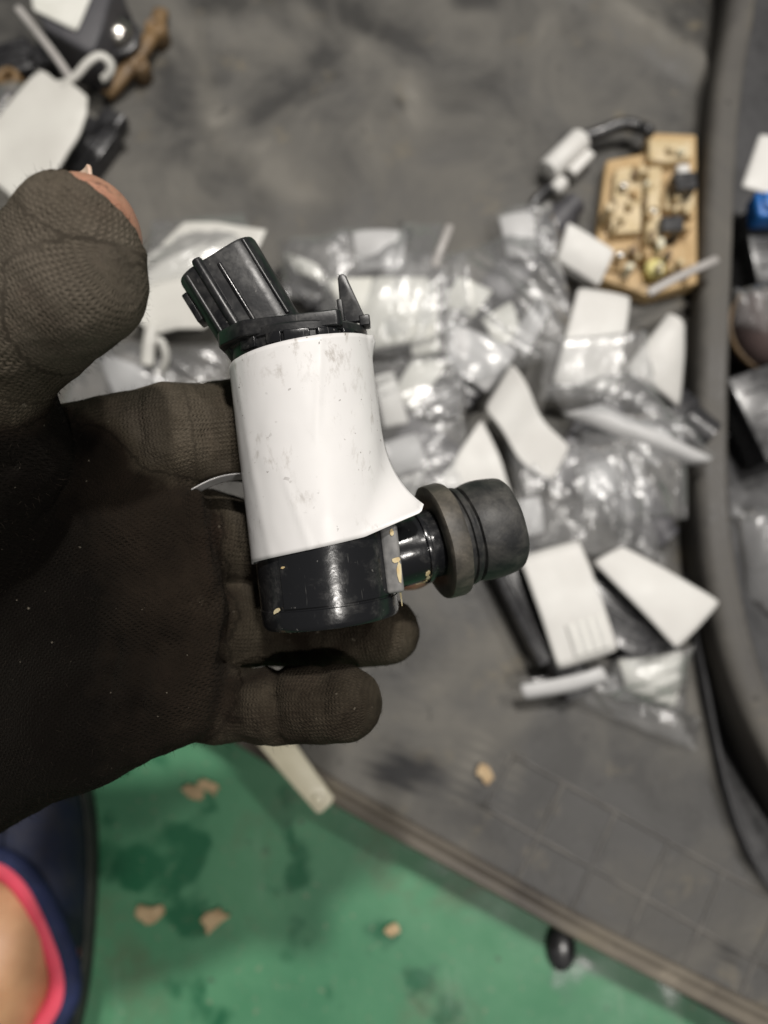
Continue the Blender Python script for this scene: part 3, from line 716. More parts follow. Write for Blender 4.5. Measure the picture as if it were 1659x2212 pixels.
# thumb nail
nv = []; nf = []; c0 = cp(170, 389, 135.5); e1 = np.array([.92, .36, -.15]); e2 = np.array([.30, .88, .35]); e1 /= np.linalg.norm(e1); e2 -= e1 * (e1 @ e2); e2 /= np.linalg.norm(e2); e3 = np.cross(e1, e2)
for j in range(9):
    for i in range(11):
        a = (i / 10 - .5) * 2; b = j / 8 * 2 - 1
        nv.append(c0 + e1 * 2.6 * a * (1 - .12 * max(0, b) ** 4) + e2 * 2.7 * b * math.sqrt(max(.05, 1 - .35 * a * a)) - e3 * (.9 * a * a - .2))
for j in range(8):
    for i in range(10): a = j * 11 + i; nf.append((a, a + 1, a + 12, a + 11))
nl = mesh('thumb_nail', W(np.array(nv)), nf, M['nail'], person); sm = nl.modifiers.new('thickness', 'SOLIDIFY'); sm.thickness = .0006
del XX, YY, ZZ, U, BODY, GL, cutT, cutM, rag, groups

# ------------------------------------------------------------------ tags, bags and parts in the tray
def sheet(name, corners, mat, parent=None, bend=(0, 0, 0), nu=18, nv=14, thick=.0003, rnd=.0, noise_amp=.0007, seed=1, rad=0.025, sub=(0, 1, 0, 1), lift=0.0):
    """four corners (picture x, y, height): a bent sheet of card with rounded corners"""
    A, B, C_, D_ = [G3(*c) for c in corners]; v = []; f = []
    nrm = (B - A).cross(D_ - A).normalized()
    if nrm.z < 0: nrm = -nrm
    for j in range(nv + 1):
        for i in range(nu + 1):
            u, w = sub[0] + (sub[1] - sub[0]) * i / nu, sub[2] + (sub[3] - sub[2]) * j / nv
            # soften the corners
            cu, cw = 2 * u - 1, 2 * w - 1; k = rad * (abs(cu) ** 8 * abs(cw) ** 8)
            u2, w2 = .5 + cu * .5 * (1 - k), .5 + cw * .5 * (1 - k)
            p = A * (1 - u2) * (1 - w2) + B * u2 * (1 - w2) + C_ * u2 * w2 + D_ * (1 - u2) * w2
            p = p + nrm * (bend[0] * (1 - cu * cu) + bend[1] * (1 - cw * cw) + bend[2] * cu * cw + noise_amp * fbm(p, 60, seed, 2) + lift)
            v.append(p)
    for j in range(nv):
        for i in range(nu): a = j * (nu + 1) + i; f.append((a, a + 1, a + nu + 2, a + nu + 1))
    o = mesh(name, v, f, mat, parent)
    m = o.modifiers.new('thickness', 'SOLIDIFY'); m.thickness = thick; m.offset = 0
    uv = o.data.uv_layers.new(name='UVMap')
    for lp in o.data.loops:
        k = lp.vertex_index; uv.data[lp.index].uv = ((k % (nu + 1)) / nu, (k // (nu + 1)) / nv)
    if parent is None: base_at(o)
    return o
TAGS = [  # corners, heights, bend, material, label
 ([(1121, 1203, .060), (1250, 1166, .060), (1335, 1405, .056), (1205, 1446, .056)], (.001, .003, 0), 'paper', 'large bright white paper tag with faint print, nearest tag right of the hand'),
 ([(1345, 1180, .052), (1556, 1300, .050), (1462, 1402, .053), (1280, 1214, .055)], (.001, .002, 0), 'paper', 'white paper tag slanting against the large bright tag, close to the rail'),
 ([(1040, 905, .052), (1078, 985, .052), (1115, 1115, .050), (945, 1050, .050)], (.001, .002, 0), 'paper', 'plain white card directly above the rubber grommet of the pump'),
 ([(1105, 785, .062), (1165, 850, .060), (1232, 965, .056), (1188, 1040, .055)], (.0, .0, 0), 'paper', 'lower folded half of the white tag under the clear twisted bag'),
 ([(1248, 622, .062), (1362, 642, .061), (1330, 850, .056), (1192, 830, .056)], (.002, .001, 0), 'paper', 'tall white paper tag under the clear film below the tan fuse box'),
 ([(1440, 678, .063), (1482, 715, .060), (1462, 885, .046), (1346, 800, .058)], (.006, .002, .002), 'paper', 'curled white paper tag beside the rail, right of the tall tag'),
 ([(1226, 480, .060), (1328, 542, .058), (1292, 622, .052), (1202, 562, .054)], (.001, .002, 0), 'paper', 'small white tag overlapping the corner of the tan fuse box'),
 ([(962, 690, .055), (1122, 756, .053), (1052, 852, .048), (968, 792, .050)], (.001, .002, 0), 'greyp', 'greyish tag inside a bag between the pump fin and the tall tag'),
 ([(905, 752, .050), (966, 790, .050), (893, 890, .047), (848, 852, .047)], (.001, .001, 0), 'paperg', 'small narrow white tag left of the greyish tag, behind the pump'),
 ([(806, 815, .050), (850, 803, .050), (884, 915, .048), (830, 925, .048)], (.001, .001, 0), 'paper', 'small white tag touching the right edge of the pump sticker'),
 ([(702, 606, .058), (944, 598, .062), (946, 735, .056), (790, 760, .052)], (.003, .003, .001), 'paperg', 'wide crumpled off white paper behind the fin of the pump'),
 ([(992, 598, .056), (1066, 628, .056), (1020, 690, .052), (955, 655, .052)], (.001, .002, .001), 'paperg', 'small pale tag right above the greyish tag'),
 ([(1160, 640, .056), (1192, 672, .058), (1138, 772, .056), (1102, 735, .054)], (.002, .001, 0), 'greyp', 'narrow grey film covered tag left of the tall tag'),
 ([(1108, 1082, .050), (1166, 1072, .050), (1176, 1150, .049), (1120, 1165, .049)], (.001, .001, 0), 'greyp', 'small grey tag just right of the grommet above the bright tag'),
 ([(1122, 1478, .050), (1300, 1438, .052), (1312, 1470, .046), (1130, 1512, .044)], (.002, .003, 0), 'greyp', 'narrow pale strip lying below the large bright tag'),
 ([(1330, 1425, .050), (1480, 1405, .050), (1452, 1528, .046), (1350, 1490, .048)], (.003, .003, .002), 'paperg', 'crumpled whitish paper in the bag under the slanting tag'),
 ([(1212, 893, .060), (1300, 872, .064), (1542, 990, .060), (1490, 1006, .056)], (.003, .002, 0), 'greyp', 'pale pointed strip inside the twisted bag, tip on the rail'),
 ([(760, 505, .056), (880, 498, .058), (870, 585, .056), (775, 590, .054)], (.003, .003, .002), 'greyp', 'crumpled pale film patch above the wide crumpled paper'),
 ([(612, 545, .052), (690, 575, .054), (700, 612, .054), (640, 590, .052)], (.002, .001, 0), 'paperg', 'slim pale tag between connector and fin of the pump'),
 ([(1075, 470, .050), (1150, 455, .052), (1160, 560, .050), (1095, 560, .048)], (.002, .003, 0), 'greyp', 'dim crumpled tag in the bag below the white plug'),
 ([(880, 700, .056), (940, 690, .056), (950, 760, .054), (890, 770, .052)], (.001, .001, 0), 'paperg', 'short white tag under the lower right of the wide crumpled paper'),
 ([(1040, 690, .054), (1105, 650, .056), (1125, 720, .054), (1072, 760, .052)], (.001, .002, 0), 'paperg', 'small crooked tag between the greyish tag and the narrow grey tag'),
 ([(1240, 1010, .050), (1330, 985, .052), (1352, 1060, .050), (1262, 1085, .049)], (.002, .002, 0), 'greyp', 'dull tag half hidden in the bags above the lowest tags'),
 ([(1385, 905, .054), (1455, 940, .054), (1420, 1010, .052), (1360, 975, .052)], (.002, .002, 0), 'greyp', 'dull tag under the twisted bag close to the rail'),
 ([(820, 960, .050), (900, 935, .050), (925, 1010, .048), (850, 1030, .048)], (.001, .002, 0), 'greyp', 'dim tag right of the peeling sticker corner'),
 ([(210, 760, .050), (330, 800, .052), (420, 870, .048), (260, 880, .046)], (.003, .002, 0), 'greyp', 'grey film covered sheet between thumb and index finger'),
 ([(1600, 405, .055), (1640, 290, .055), (1760, 330, .055), (1720, 450, .055)], (.001, .002, 0), 'paper', 'white tag right of the rail at the right picture edge'),
]
tag_objs = []
for k, (c, bd, mt, lb) in enumerate(TAGS):
    o = sheet('paper_tag', c, M[mt], None, bd, seed=k + 1); tag(o, lb, 'tag', 'white tags among the bagged parts'); tag_objs.append(o)
# the folded tag has a second half: build it as one bent sheet instead
o = tag_objs[3]; bpy.data.objects.remove(o)
pA = [(1105, 783), (1060, 850), (1048, 885)]; 
ct = [((1105, 783, .064), (1046, 882, .058)), ((1128, 812, .068), (1066, 905, .062)), ((1148, 850, .066), (1088, 932, .060)), ((1160, 890, .060), (1105, 965, .056)), ((1185, 925, .058), (1122, 1000, .054)), ((1232, 962, .060), (1190, 1042, .056))]
v = []; f = []
for a, b in ct:
    a, b = G3(*a), G3(*b)
    for i in range(7): v.append(a.lerp(b, i / 6))
for j in range(5):
    for i in range(6): q = j * 7 + i; f.append((q, q + 1, q + 8, q + 7))
o = mesh('paper_tag', v, f, M['paper']); m = o.modifiers.new('sub', 'SUBSURF'); m.levels = m.render_levels = 2; m = o.modifiers.new('thickness', 'SOLIDIFY'); m.thickness = .0006
base_at(o); tag(o, 'long white tag folded across its middle, left of the clear twisted bag', 'tag', 'white tags among the bagged parts')
# faint rows of print at the foot of the bright tag
t0 = tag_objs[0]
pr = sheet('printed_rows', TAGS[0][0], M['print_'], None, TAGS[0][1], thick=.00005, seed=1, sub=(.30, .92, .66, .95), lift=.0004)
pr.parent = t0; pr.location = tuple(Vector(pr.location) - Vector(t0.location))

# hanging tags of white plastic with a hooked neck
def hang_tag(outline, z, hook, tie, label, mat='wplast', crease=None):
    """outline (picture x, y) as a flat plastic tag, hook path and tie path with heights"""
    P = [G3(x, y, z) for x, y in outline]; c = sum(P, Vector()) / len(P); base = (c.x, c.y, z - .004)
    t = thing('hang_tag', label, 'tag', base)
    bm = bmesh.new(); vs = [bm.verts.new(p) for p in P]; bm.faces.new(vs)
    r = bmesh.ops.triangulate(bm, faces=bm.faces[:]); bmesh.ops.subdivide_edges(bm, edges=bm.edges[:], cuts=3, use_grid_fill=True)
    for q in bm.verts:
        q.co.z += .0012 * fbm(q.co, 40, 2, 2)
        if crease: q.co.z += crease[2] * math.exp(-((q.co - G3(*crease[0], z)).cross((G3(*crease[1], z) - G3(*crease[0], z)).normalized()).length / .006) ** 2)
    bmesh.ops.recalc_face_normals(bm, faces=bm.faces); me = bpy.data.meshes.new('tag_plate')
    bmesh.ops.translate(bm, verts=bm.verts, vec=-Vector(base)); bm.to_mesh(me); bm.free()
    pl_ = link('tag_plate', me, M[mat], t); m = pl_.modifiers.new('thickness', 'SOLIDIFY'); m.thickness = .0016; m.offset = 0
    b = pl_.modifiers.new('bevel', 'BEVEL'); b.width = .0006; b.segments = 2; b.limit_method = 'ANGLE'
    for nm, path, r, mt in hook + tie:
        v, f = tube(smooth_path([G3(*p) for p in path], 8), r, 10, .7); mesh(nm, v, f, M[mt], t)
    return t
hang_tag([(-70, 330), (-10, 265), (82, 152), (100, 158), (122, 176), (146, 172), (163, 190), (176, 200), (190, 212), (188, 248), (172, 292), (140, 345), (98, 410), (58, 452), (-10, 395), (-90, 420)], .078,
         [('hook', [(135, 185, .078), (165, 163, .080), (190, 135, .082), (215, 121, .082), (236, 134, .080), (238, 155, .077), (222, 172, .074)], .0024, 'wplast')],
         [('tie_strap', [(150, 165, .079), (120, 122, .080), (80, 70, .078), (38, 18, .074)], .0021, 'tie')], 'big white plastic hang tag with hook and tie strap at the left picture edge', crease=((165, 190), (30, 380), .0012))
hang_tag([(398, 482), (470, 482), (576, 497), (562, 530), (520, 590), (500, 660), (440, 712), (385, 712), (340, 722), (318, 715), (296, 690), (250, 640), (280, 590), (340, 540)], .066,
         [('neck', [(330, 700, .066), (322, 740, .066), (318, 790, .064)], .0034, 'wplast'), ('hook', [(322, 745, .066), (345, 735, .066), (358, 765, .064), (352, 795, .060), (336, 805, .056)], .0020, 'wplast')],
         [], 'broad white plastic hang tag behind the connector of the pump', 'wplast')
t = thing('label_box', 'charcoal plastic box with a white sticker at the top left corner', 'box', G(150, 40, TZ))
bx_ = [G3(x, y, .070) for x, y in [(40, -60), (95, 60), (185, 112), (205, 104), (222, 60), (250, -60)]]; bxl = [Vector((p.x, p.y, TZ)) for p in bx_]
n_ = len(bx_); v = [tuple(p) for p in bxl + bx_]; f = [tuple(range(n_))[::-1], tuple(range(n_, 2 * n_))] + [(i, (i + 1) % n_, n_ + (i + 1) % n_, n_ + i) for i in range(n_)]
v, f = bevel_mesh(v, f, .002, 3); mesh('case', v, f, M['blkg'], t)
sheet('sticker', [(62, -40, .0712), (215, -50, .0712), (166, 68, .0712), (72, 22, .0712)], M['paperg'], t, thick=.0004, noise_amp=.0)

# dark car parts lying in the tray; each a bevelled block with its own socket or stub
def block(name, label, cat, c, size, rot, mat, kind='plug', group='loose car parts in the tray', z=TZ):
    p = G(c[0], c[1], z + size[2] / 2); t = thing(name, label, cat, (p[0], p[1], z), group); t.rotation_euler = (0, 0, math.radians(rot))
    sx, sy, sz = size
    def add(nm, vf, mt, bev=.0012):
        v, f = bevel_mesh(*vf, bev, 2) if bev else vf
        me = bpy.data.meshes.new(nm); me.from_pydata(v, [], f); me.update(); o = link(nm, me, M[mt], t); me.set_sharp_from_angle(angle=.7); return o
    add('case', box(-sx / 2, sx / 2, -sy / 2, sy / 2, 0, sz), mat)
    if kind == 'plug':
        v, f = rings([(rrect(sy * .7, sz * .7, sz * .2), 0), (rrect(sy * .7, sz * .7, sz * .2), sx * .35), (rrect(sy * .55, sz * .55, sz * .15), sx * .35), (rrect(sy * .55, sz * .55, sz * .15), sx * .1)])
        v = xf(v, Matrix.Translation((sx / 2 - .001, 0, sz * .5)) @ Matrix.Rotation(math.pi / 2, 4, 'Y') @ Matrix.Rotation(math.pi / 2, 4, 'Z')); add('socket', (v, f), mat, 0)
        for k in (-1, 0, 1): add('rib', box(-sx * .4, sx * .4, k * sy * .28 - .0007, k * sy * .28 + .0007, sz - .0005, sz + .0014), mat, .0003)
    elif kind == 'cyl':
        v, f = lathe([(sy * .45, 0), (sy * .5, .001), (sy * .5, sx * .5), (sy * .38, sx * .52), (sy * .38, sx * .7), (sy * .3, sx * .72)], 24)
        v = xf(v, Matrix.Translation((sx / 2 - .002, 0, sz * .5)) @ Matrix.Rotation(math.pi / 2, 4, 'Y')); add('barrel', (v, f), mat, 0)
    return t
DARK = [
 ('sensor', 'black sensor body in the dark clutter left of the white tag neck', (30, 150), (.030, .022, .018), 20, 'blk', 'plug'),
 ('connector', 'black connector tucked under the lower edge of the left hang tag', (195, 330), (.034, .022, .014), 60, 'blk', 'plug'),
 ('connector', 'small dark clip block beside the bright steel bolt head', (215, 70), (.018, .014, .022), 40, 'blk', 'cyl'),
 ('sensor', 'dark sensor lying behind the base of the connector of the pump', (655, 620), (.030, .016, .014), -50, 'blk', 'plug'),
 ('sensor', 'dark slim part standing among the bags above the wide crumpled paper', (830, 560), (.026, .012, .02), 55, 'blk', 'plug'),
 ('connector', 'navy black plug right of the wide crumpled paper', (1010, 655), (.026, .016, .016), -15, 'blk', 'cyl'),
 ('relay', 'dark cube part in the bag between the grommet and the folded tag', (960, 870), (.024, .020, .016), 25, 'blk', 'plug'),
 ('sensor', 'dark elongated part under the greyish tag', (1100, 600), (.052, .018, .014), 50, 'blkg', 'cyl'),
 ('sensor', 'charcoal part right of the folded tag, below the twisted bag', (1255, 985), (.040, .024, .016), 60, 'blkg', 'plug'),
 ('switch', 'black switch under the left edge of the large bright tag', (1150, 1300), (.060, .026, .018), -65, 'blk', 'plug'),
 ('relay', 'black block showing between the two lowest tags', (1330, 1330), (.040, .030, .014), -30, 'blk', 'plug'),
 ('sensor', 'dark barrel part beside the curled tag near the rail', (1420, 870), (.034, .024, .016), -40, 'blk', 'cyl'),
 ('motor', 'charcoal motor in the clear bag below the twisted film', (1345, 1070), (.028, .024, .016), -50, 'blkg', 'cyl'),
 ('switch', 'black box with a blue connector right of the rail', (1650, 560), (.030, .044, .030), 5, 'blk', 'plug'),
 ('motor', 'black housing right of the rail in the dark corner', (1680, 890), (.05, .05, .024), 20, 'blk', 'plug'),
 ('connector', 'dark plug half hidden behind the sticker edge and small tag', (905, 960), (.024, .02, .014), -30, 'blkg', 'cyl'),
 ('sensor', 'grey sensor lying left of the plain white card', (870, 1030), (.03, .02, .014), 70, 'grey', 'plug'),
]
for nm, lb, c, sz, rot, mt, kd in DARK: block(nm, lb, nm, c, sz, rot, mt, kd, z=TZ if c[0] < 1560 else .012)
tb = thing('connector', 'bright blue connector at the right picture edge beyond the rail', 'connector', G(1645, 470, .042))
v, f = bevel_mesh(*box(-.009, .014, -.008, .008, 0, .014), .002, 3); mesh('case', v, f, M['blue'], tb, world=False)
v, f = bevel_mesh(*box(-.006, .010, -.005, .005, .0138, .017), .001, 2); mesh('latch', v, f, M['blue'], tb, world=False)
# maroon rounded cover right of the rail
t = thing('cover', 'mauve grey rounded cover with a pale rim right of the rail', 'cover', G(1660, 730, .012))
v, f = lathe([(.026, 0), (.028, .012), (.026, .022), (.018, .030), (.006, .033)], 40); mesh('shell', v, f, M['maroon'], t, world=False)
v, f = lathe([(.0275, .010), (.0290, .010), (.0295, .012), (.0290, .014), (.0275, .014)], 40, False); mesh('rim', v, f, M['brown'], t, world=False)
# bright steel bolt head
t = thing('bolt', 'round shiny steel bolt head beside the charcoal box, top left', 'bolt', G(255, 78, .050))
v, f = lathe([(.003, -.016), (.003, 0), (.0085, .0002), (.0090, .001), (.0085, .004), (.0065, .0065), (.003, .0078), (.0006, .008)], 32); mesh('head', v, f, M['steel'], t, world=False)
v, f = lathe([(.0125, -.003), (.0130, -.0022), (.0130, -.0008), (.0122, 0), (.0088, .0003)], 32); mesh('washer', v, f, M['blk'], t, world=False)
# brown clip strip
t = thing('clip_strip', 'brown plastic clip strip with two bosses lying at the upper left', 'clip', G(285, 130, TZ))
v, f = sweep(smooth_path([G3(228, 205, TZ + .006), G3(262, 165, TZ + .009), G3(300, 118, TZ + .010), G3(330, 70, TZ + .009), G3(348, 25, TZ + .006)], 6), [(-.0045, -.003), (-.0045, .001), (-.0025, .0026), (.0025, .0026), (.0045, .001), (.0045, -.003)]); mesh('strip', v, f, M['brown'], t)
for (x, y, r) in ((303, 148, .0058), (338, 68, .0068)):
    v, f = lathe([(r, 0), (r, .010), (r * .8, .013), (r * .5, .013), (r * .4, .010)], 20); p = G(x, y, TZ + .008); v = [(a + p[0], b + p[1], c + TZ) for a, b, c in v]; mesh('boss', v, f, M['brown'], t)
# small metal and brown fittings in the left clutter
for k, (x, y, r, mt, lb) in enumerate([(18, 170, .007, 'brown', 'tan round fitting at the left picture edge, top'), (5, 262, .006, 'steel', 'shiny metal fitting at the left picture edge above the hang tag'), (72, 205, .006, 'grey', 'grey metal fitting between the tie strap and the hang tag')]):
    t = thing('fitting', lb, 'fitting', G(x, y, .052), 'small fittings by the hang tag')
    v, f = lathe([(r, -.02), (r, 0), (r * .9, .002), (r * .55, .0025), (r * .5, .0005), (r * .5, -.004)], 24); mesh('sleeve', v, f, M[mt], t, world=False)
    v, f = lathe([(r * 1.3, -.012), (r * 1.35, -.011), (r * 1.35, -.008), (r * 1.02, -.0075)], 6); mesh('collar', v, f, M[mt], t, world=False)

# white plug on its wire
t = thing('white_plug', 'white cylindrical plug with black wire lying left of the tan fuse box', 'plug', G(1222, 352, TZ))
a, b = G3(1182, 372, TZ + .010), G3(1256, 300, TZ + .010); d_ = (b - a).normalized(); q = d_.to_track_quat('Z', 'Y').to_matrix().to_4x4()
v, f = lathe([(.002, 0), (.0062, .0003), (.0068, .001), (.0068, (b - a).length - .001), (.0060, (b - a).length), (.002, (b - a).length)], 32); mesh('barrel', xf(v, Matrix.Translation(a) @ q), f, M['paper'], t)
a2, b2 = G3(1206, 400, TZ + .007), G3(1272, 330, TZ + .007); d2 = (b2 - a2).normalized()
v, f = bevel_mesh(*box(-.004, .004, -.003, .003, .010, (b2 - a2).length), .001, 2); mesh('keyed_side', xf(v, Matrix.Translation(a2) @ d2.to_track_quat('Z', 'Y').to_matrix().to_4x4()), f, M['paper'], t)
v, f = lathe([(.0035, 0), (.004, .001), (.004, .008), (.003, .009)], 20); mesh('nose', xf(v, Matrix.Translation(G3(1196, 412, TZ + .007)) @ q), f, M['paper'], t)
v, f = tube(smooth_path([G3(1258, 298, TZ + .008), G3(1300, 285, TZ + .010), G3(1345, 268, TZ + .012), G3(1385, 276, TZ + .012), G3(1400, 285, TZ + .02)], 8), .0038, 12); mesh('wire', v, f, M['blk'], t)
v, f = tube(smooth_path([G3(1188, 405, TZ + .006), G3(1160, 430, TZ + .006), G3(1140, 465, TZ + .004)], 8), .003, 10); mesh('wire', v, f, M['blk'], t)

# tan fuse box with its relays
t = thing('fuse_box', 'tan moulded fuse box with black relays and a yellow cap against the rail', 'fuse box', G(1400, 450, TZ))
def gpoly(pts, z0, z1, bev=.0015):
    top = [G3(x, y, z1) for x, y in pts]; bot = [Vector((p.x, p.y, z0)) for p in top]; n = len(pts)
    v = [tuple(p) for p in bot + top]; f = [tuple(range(n))[::-1], tuple(range(n, 2 * n))] + [(i, (i + 1) % n, n + (i + 1) % n, n + i) for i in range(n)]
    v, f = bevel_mesh(v, f, bev, 2)
    return v, f
v, f = gpoly([(1310, 345), (1392, 330), (1398, 285), (1505, 290), (1508, 612), (1400, 640), (1285, 598), (1290, 500)], TZ, 0.0430); case = mesh('case', v, f, M['tan'], t, smooth=False)
for pts, z, mt in [([(1402, 300), (1496, 302), (1496, 340), (1470, 345), (1440, 350), (1402, 345)], 0.0500, 'tan2'), ([(1330, 365), (1392, 352), (1385, 500), (1318, 505)], 0.0490, 'tan2'), ([(1400, 360), (1430, 358), (1425, 520), (1395, 525)], 0.0530, 'tan2'),
                   ([(1436, 410), (1500, 405), (1500, 448), (1434, 452)], 0.0480, 'tan2'), ([(1395, 535), (1490, 528), (1488, 590), (1400, 590)], 0.0480, 'tan'), ([(1305, 525), (1372, 520), (1368, 590), (1300, 580)], 0.0460, 'tan')]:
    v, f = gpoly(pts, 0.0425, z, .001); mesh('tray_insert', v, f, M[mt], t, smooth=False)
for pts in ([(1455, 372), (1505, 368), (1508, 405), (1462, 410)], [(1428, 466), (1478, 462), (1480, 496), (1430, 498)]):
    v, f = gpoly(pts, 0.0430, 0.0590, .0012); mesh('relay', v, f, M['blk'], t, smooth=False)
v, f = lathe([(.0054, 0), (.0054, .006), (.0046, .008), (.001, .0084)], 28); p = G(1420, 572, 0.0530); mesh('yellow_cap', [(a + p[0], b + p[1], c + 0.0430) for a, b, c in v], f, M['yellow'], t)
for (x, y) in ((1348, 400), (1362, 440), (1345, 470), (1410, 400), (1412, 455), (1462, 425), (1450, 320), (1340, 550), (1440, 555), (1470, 565)):
    v, f = lathe([(.0024, 0), (.0024, .004), (.0015, .005), (.0005, .005)], 14); p = G(x, y, 0.0530); mesh('stud', [(a + p[0], b + p[1], c + 0.0490) for a, b, c in v], f, M['steel' if (x % 4 == 0) else 'tan2'], t)
rb = random.Random(5)
for k in range(34):
    x, y = 1305 + rb.random() * 185, 310 + rb.random() * 275
    if x < 1395 and y < 350: continue
    w_, h_ = 6 + rb.random() * 12, 6 + rb.random() * 14
    v, f = gpoly([(x, y), (x + w_, y - 2), (x + w_ + 1, y + h_), (x + 1, y + h_ + 2)], 0.0430, 0.0520 + rb.random() * .006, .0006); mesh('terminal', v, f, M[rb.choice(['tan2', 'tan2', 'tan', 'brown', 'cream'])], t, smooth=False)
v, f = gpoly([(1462, 355), (1490, 352), (1492, 372), (1466, 374)], 0.0430, 0.0550, .001); mesh('white_clip', v, f, M['paper'], t)

# loose tie straps
for path, r, lb in [([(1400, 634, .064), (1450, 606, .066), (1500, 582, .066), (1548, 560, .062)], .0023, 'grey white tie strap end leaning onto the rail below the fuse box'), ([(972, 488, .060), (955, 530, .062), (938, 575, .060)], .0022, 'pale tie strap standing up beside the wide crumpled paper')]:
    v, f = tube(smooth_path([G3(*p) for p in path], 8), r, 10, .6); o = base_at(mesh('tie_strap', v, f, M['tie'])); tag(o, lb, 'tie strap')

# clear bags: crumpled film with a slit of air under it
def bag(corners, puff, label, seed, amp=.004, freq=30, nu=46, nv=46):
    A, B, C_, D_ = [G3(*c) for c in corners]; v = []; f = []
    for j in range(nv + 1):
        for i in range(nu + 1):
            u, w = i / nu, j / nv; p = A * (1 - u) * (1 - w) + B * u * (1 - w) + C_ * u * w + D_ * (1 - u) * w
            e = (16 * u * (1 - u) * w * (1 - w)) ** .5
            ca_, sa_ = math.cos(seed * 1.1), math.sin(seed * 1.1); q = Vector(((p.x * ca_ + p.y * sa_) * freq * .42 + seed * 3, (p.y * ca_ - p.x * sa_) * freq * 1.35, seed)); cr = abs(mnoise.noise(q)) * 1.3 + abs(mnoise.noise(q * 2.3)) * .6 + abs(mnoise.noise(q * 5.1)) * .25
            j1 = .0022 * (mnoise.noise(q * 1.2 + Vector((9, 0, 0)))); j2 = .0022 * (mnoise.noise(q * 1.2 + Vector((0, 9, 0))))
            v.append((p.x + j1, p.y + j2, p.z + puff * e + amp * (cr - .5)))
    for j in range(nv):
        for i in range(nu): a = j * (nu + 1) + i; f.append((a, a + 1, a + nu + 2, a + nu + 1))
    o = base_at(mesh('plastic_bag', v, f, M['film'])); o.data.set_sharp_from_angle(angle=.5); tag(o, label, 'bag', 'clear plastic bags over the parts'); return o
BAGS = [
 ([(1175, 835, .060), (1360, 800, .066), (1545, 985, .058), (1225, 905, .058)], .010, 'twisted clear bag with a pointed end reaching the rail', 1, .006),
 ([(1120, 1470, .040), (1330, 1440, .046), (1515, 1560, .036), (1500, 1625, .034)], .006, 'clear bag with shiny folds below the two lowest tags', 2, .006),
 ([(1325, 1420, .048), (1500, 1390, .048), (1480, 1540, .044), (1290, 1500, .046)], .012, 'puffed clear bag directly under the slanting tag', 3, .006),
 ([(700, 500, .048), (960, 480, .050), (990, 780, .054), (690, 760, .054)], .012, 'crinkled clear bag over the wide crumpled paper', 4, .006),
 ([(960, 560, .046), (1200, 470, .050), (1250, 760, .056), (980, 840, .052)], .010, 'clear bag over the greyish tag and dark parts', 5, .006),
 ([(790, 780, .048), (1000, 760, .052), (1010, 1080, .048), (820, 1100, .044)], .010, 'clear bag behind the right side of the pump', 6, .005),
 ([(1180, 742, .064), (1400, 715, .070), (1420, 850, .058), (1170, 865, .056)], .006, 'clear film lying across the foot of the tall white tag', 7, .003),
 ([(190, 730, .048), (500, 740, .050), (500, 900, .046), (120, 900, .044)], .012, 'clear grey bag between the thumb and the index finger', 8, .004),
 ([(330, 470, .060), (525, 455, .058), (560, 560, .070), (300, 620, .070)], .004, 'thin clear film at the upper edge of the broad hang tag', 9, .003),
 ([(1090, 960, .050), (1380, 960, .050), (1440, 1220, .048), (1130, 1190, .050)], .010, 'clear bag over the charcoal motor', 10, .006),
 ([(1575, 1090, .046), (1760, 1110, .046), (1760, 1420, .040), (1610, 1300, .040)], .014, 'shiny clear bag right of the rail near the lower bend', 12, .008),
 ([(1585, 620, .050), (1660, 610, .050), (1660, 720, .046), (1590, 700, .046)], .008, 'small clear bag right of the rail above the mauve cover', 13, .006),
 ([(1060, 470, .044), (1190, 430, .048), (1230, 560, .052), (1090, 560, .046)], .008, 'small crinkled clear bag below the white plug', 14, .007),
 ([(1250, 880, .052), (1480, 900, .056), (1490, 1120, .050), (1240, 1130, .050)], .010, 'clear crumpled bag beside the rail below the twisted bag', 16, .006),
 ([(820, 540, .056), (1010, 545, .056), (1020, 700, .058), (830, 720, .060)], .006, 'clear bag at the right edge of the wide crumpled paper', 18, .005),
 ([(600, 520, .050), (760, 500, .054), (740, 640, .056), (610, 650, .052)], .008, 'clear bag behind the gap between connector and fin', 19, .005),
 ([(-20, 190, .060), (120, 170, .062), (90, 290, .060), (-20, 320, .058)], .008, 'clear film scrap above the left hang tag', 15, .006),
]
for c, pf, lb, sd, am in BAGS: bag(c, pf, lb, sd, am)

# cream strip sticking out under the little finger
t = thing('plastic_strip', 'cream white plastic strip with a rounded hole sticking out below the little finger', 'strip', G(640, 1680, TZ))
out = [G3(x, y, .046) for x, y in [(500, 1540), (575, 1520), (640, 1610), (722, 1724), (716, 1736), (694, 1756), (684, 1757), (610, 1672)]]
n_ = len(out); v = [(p.x, p.y, p.z - .0022) for p in out] + [tuple(p) for p in out]; f = [tuple(range(n_))[::-1], tuple(range(n_, 2 * n_))] + [(i, (i + 1) % n_, n_ + (i + 1) % n_, n_ + i) for i in range(n_)]
v, f = bevel_mesh(v, f, .0006, 2); mesh('blade', v, f, M['cream'], t)
p = G(690, 1728, .0462); v, f = lathe([(.0018, 0), (.0020, .0007), (.0026, .0009), (.0030, .0006), (.0030, 0)], 24, False); mesh('hole_rim', [(a + p[0], b + p[1], c + p[2]) for a, b, c in v], f, M['cream'], t)

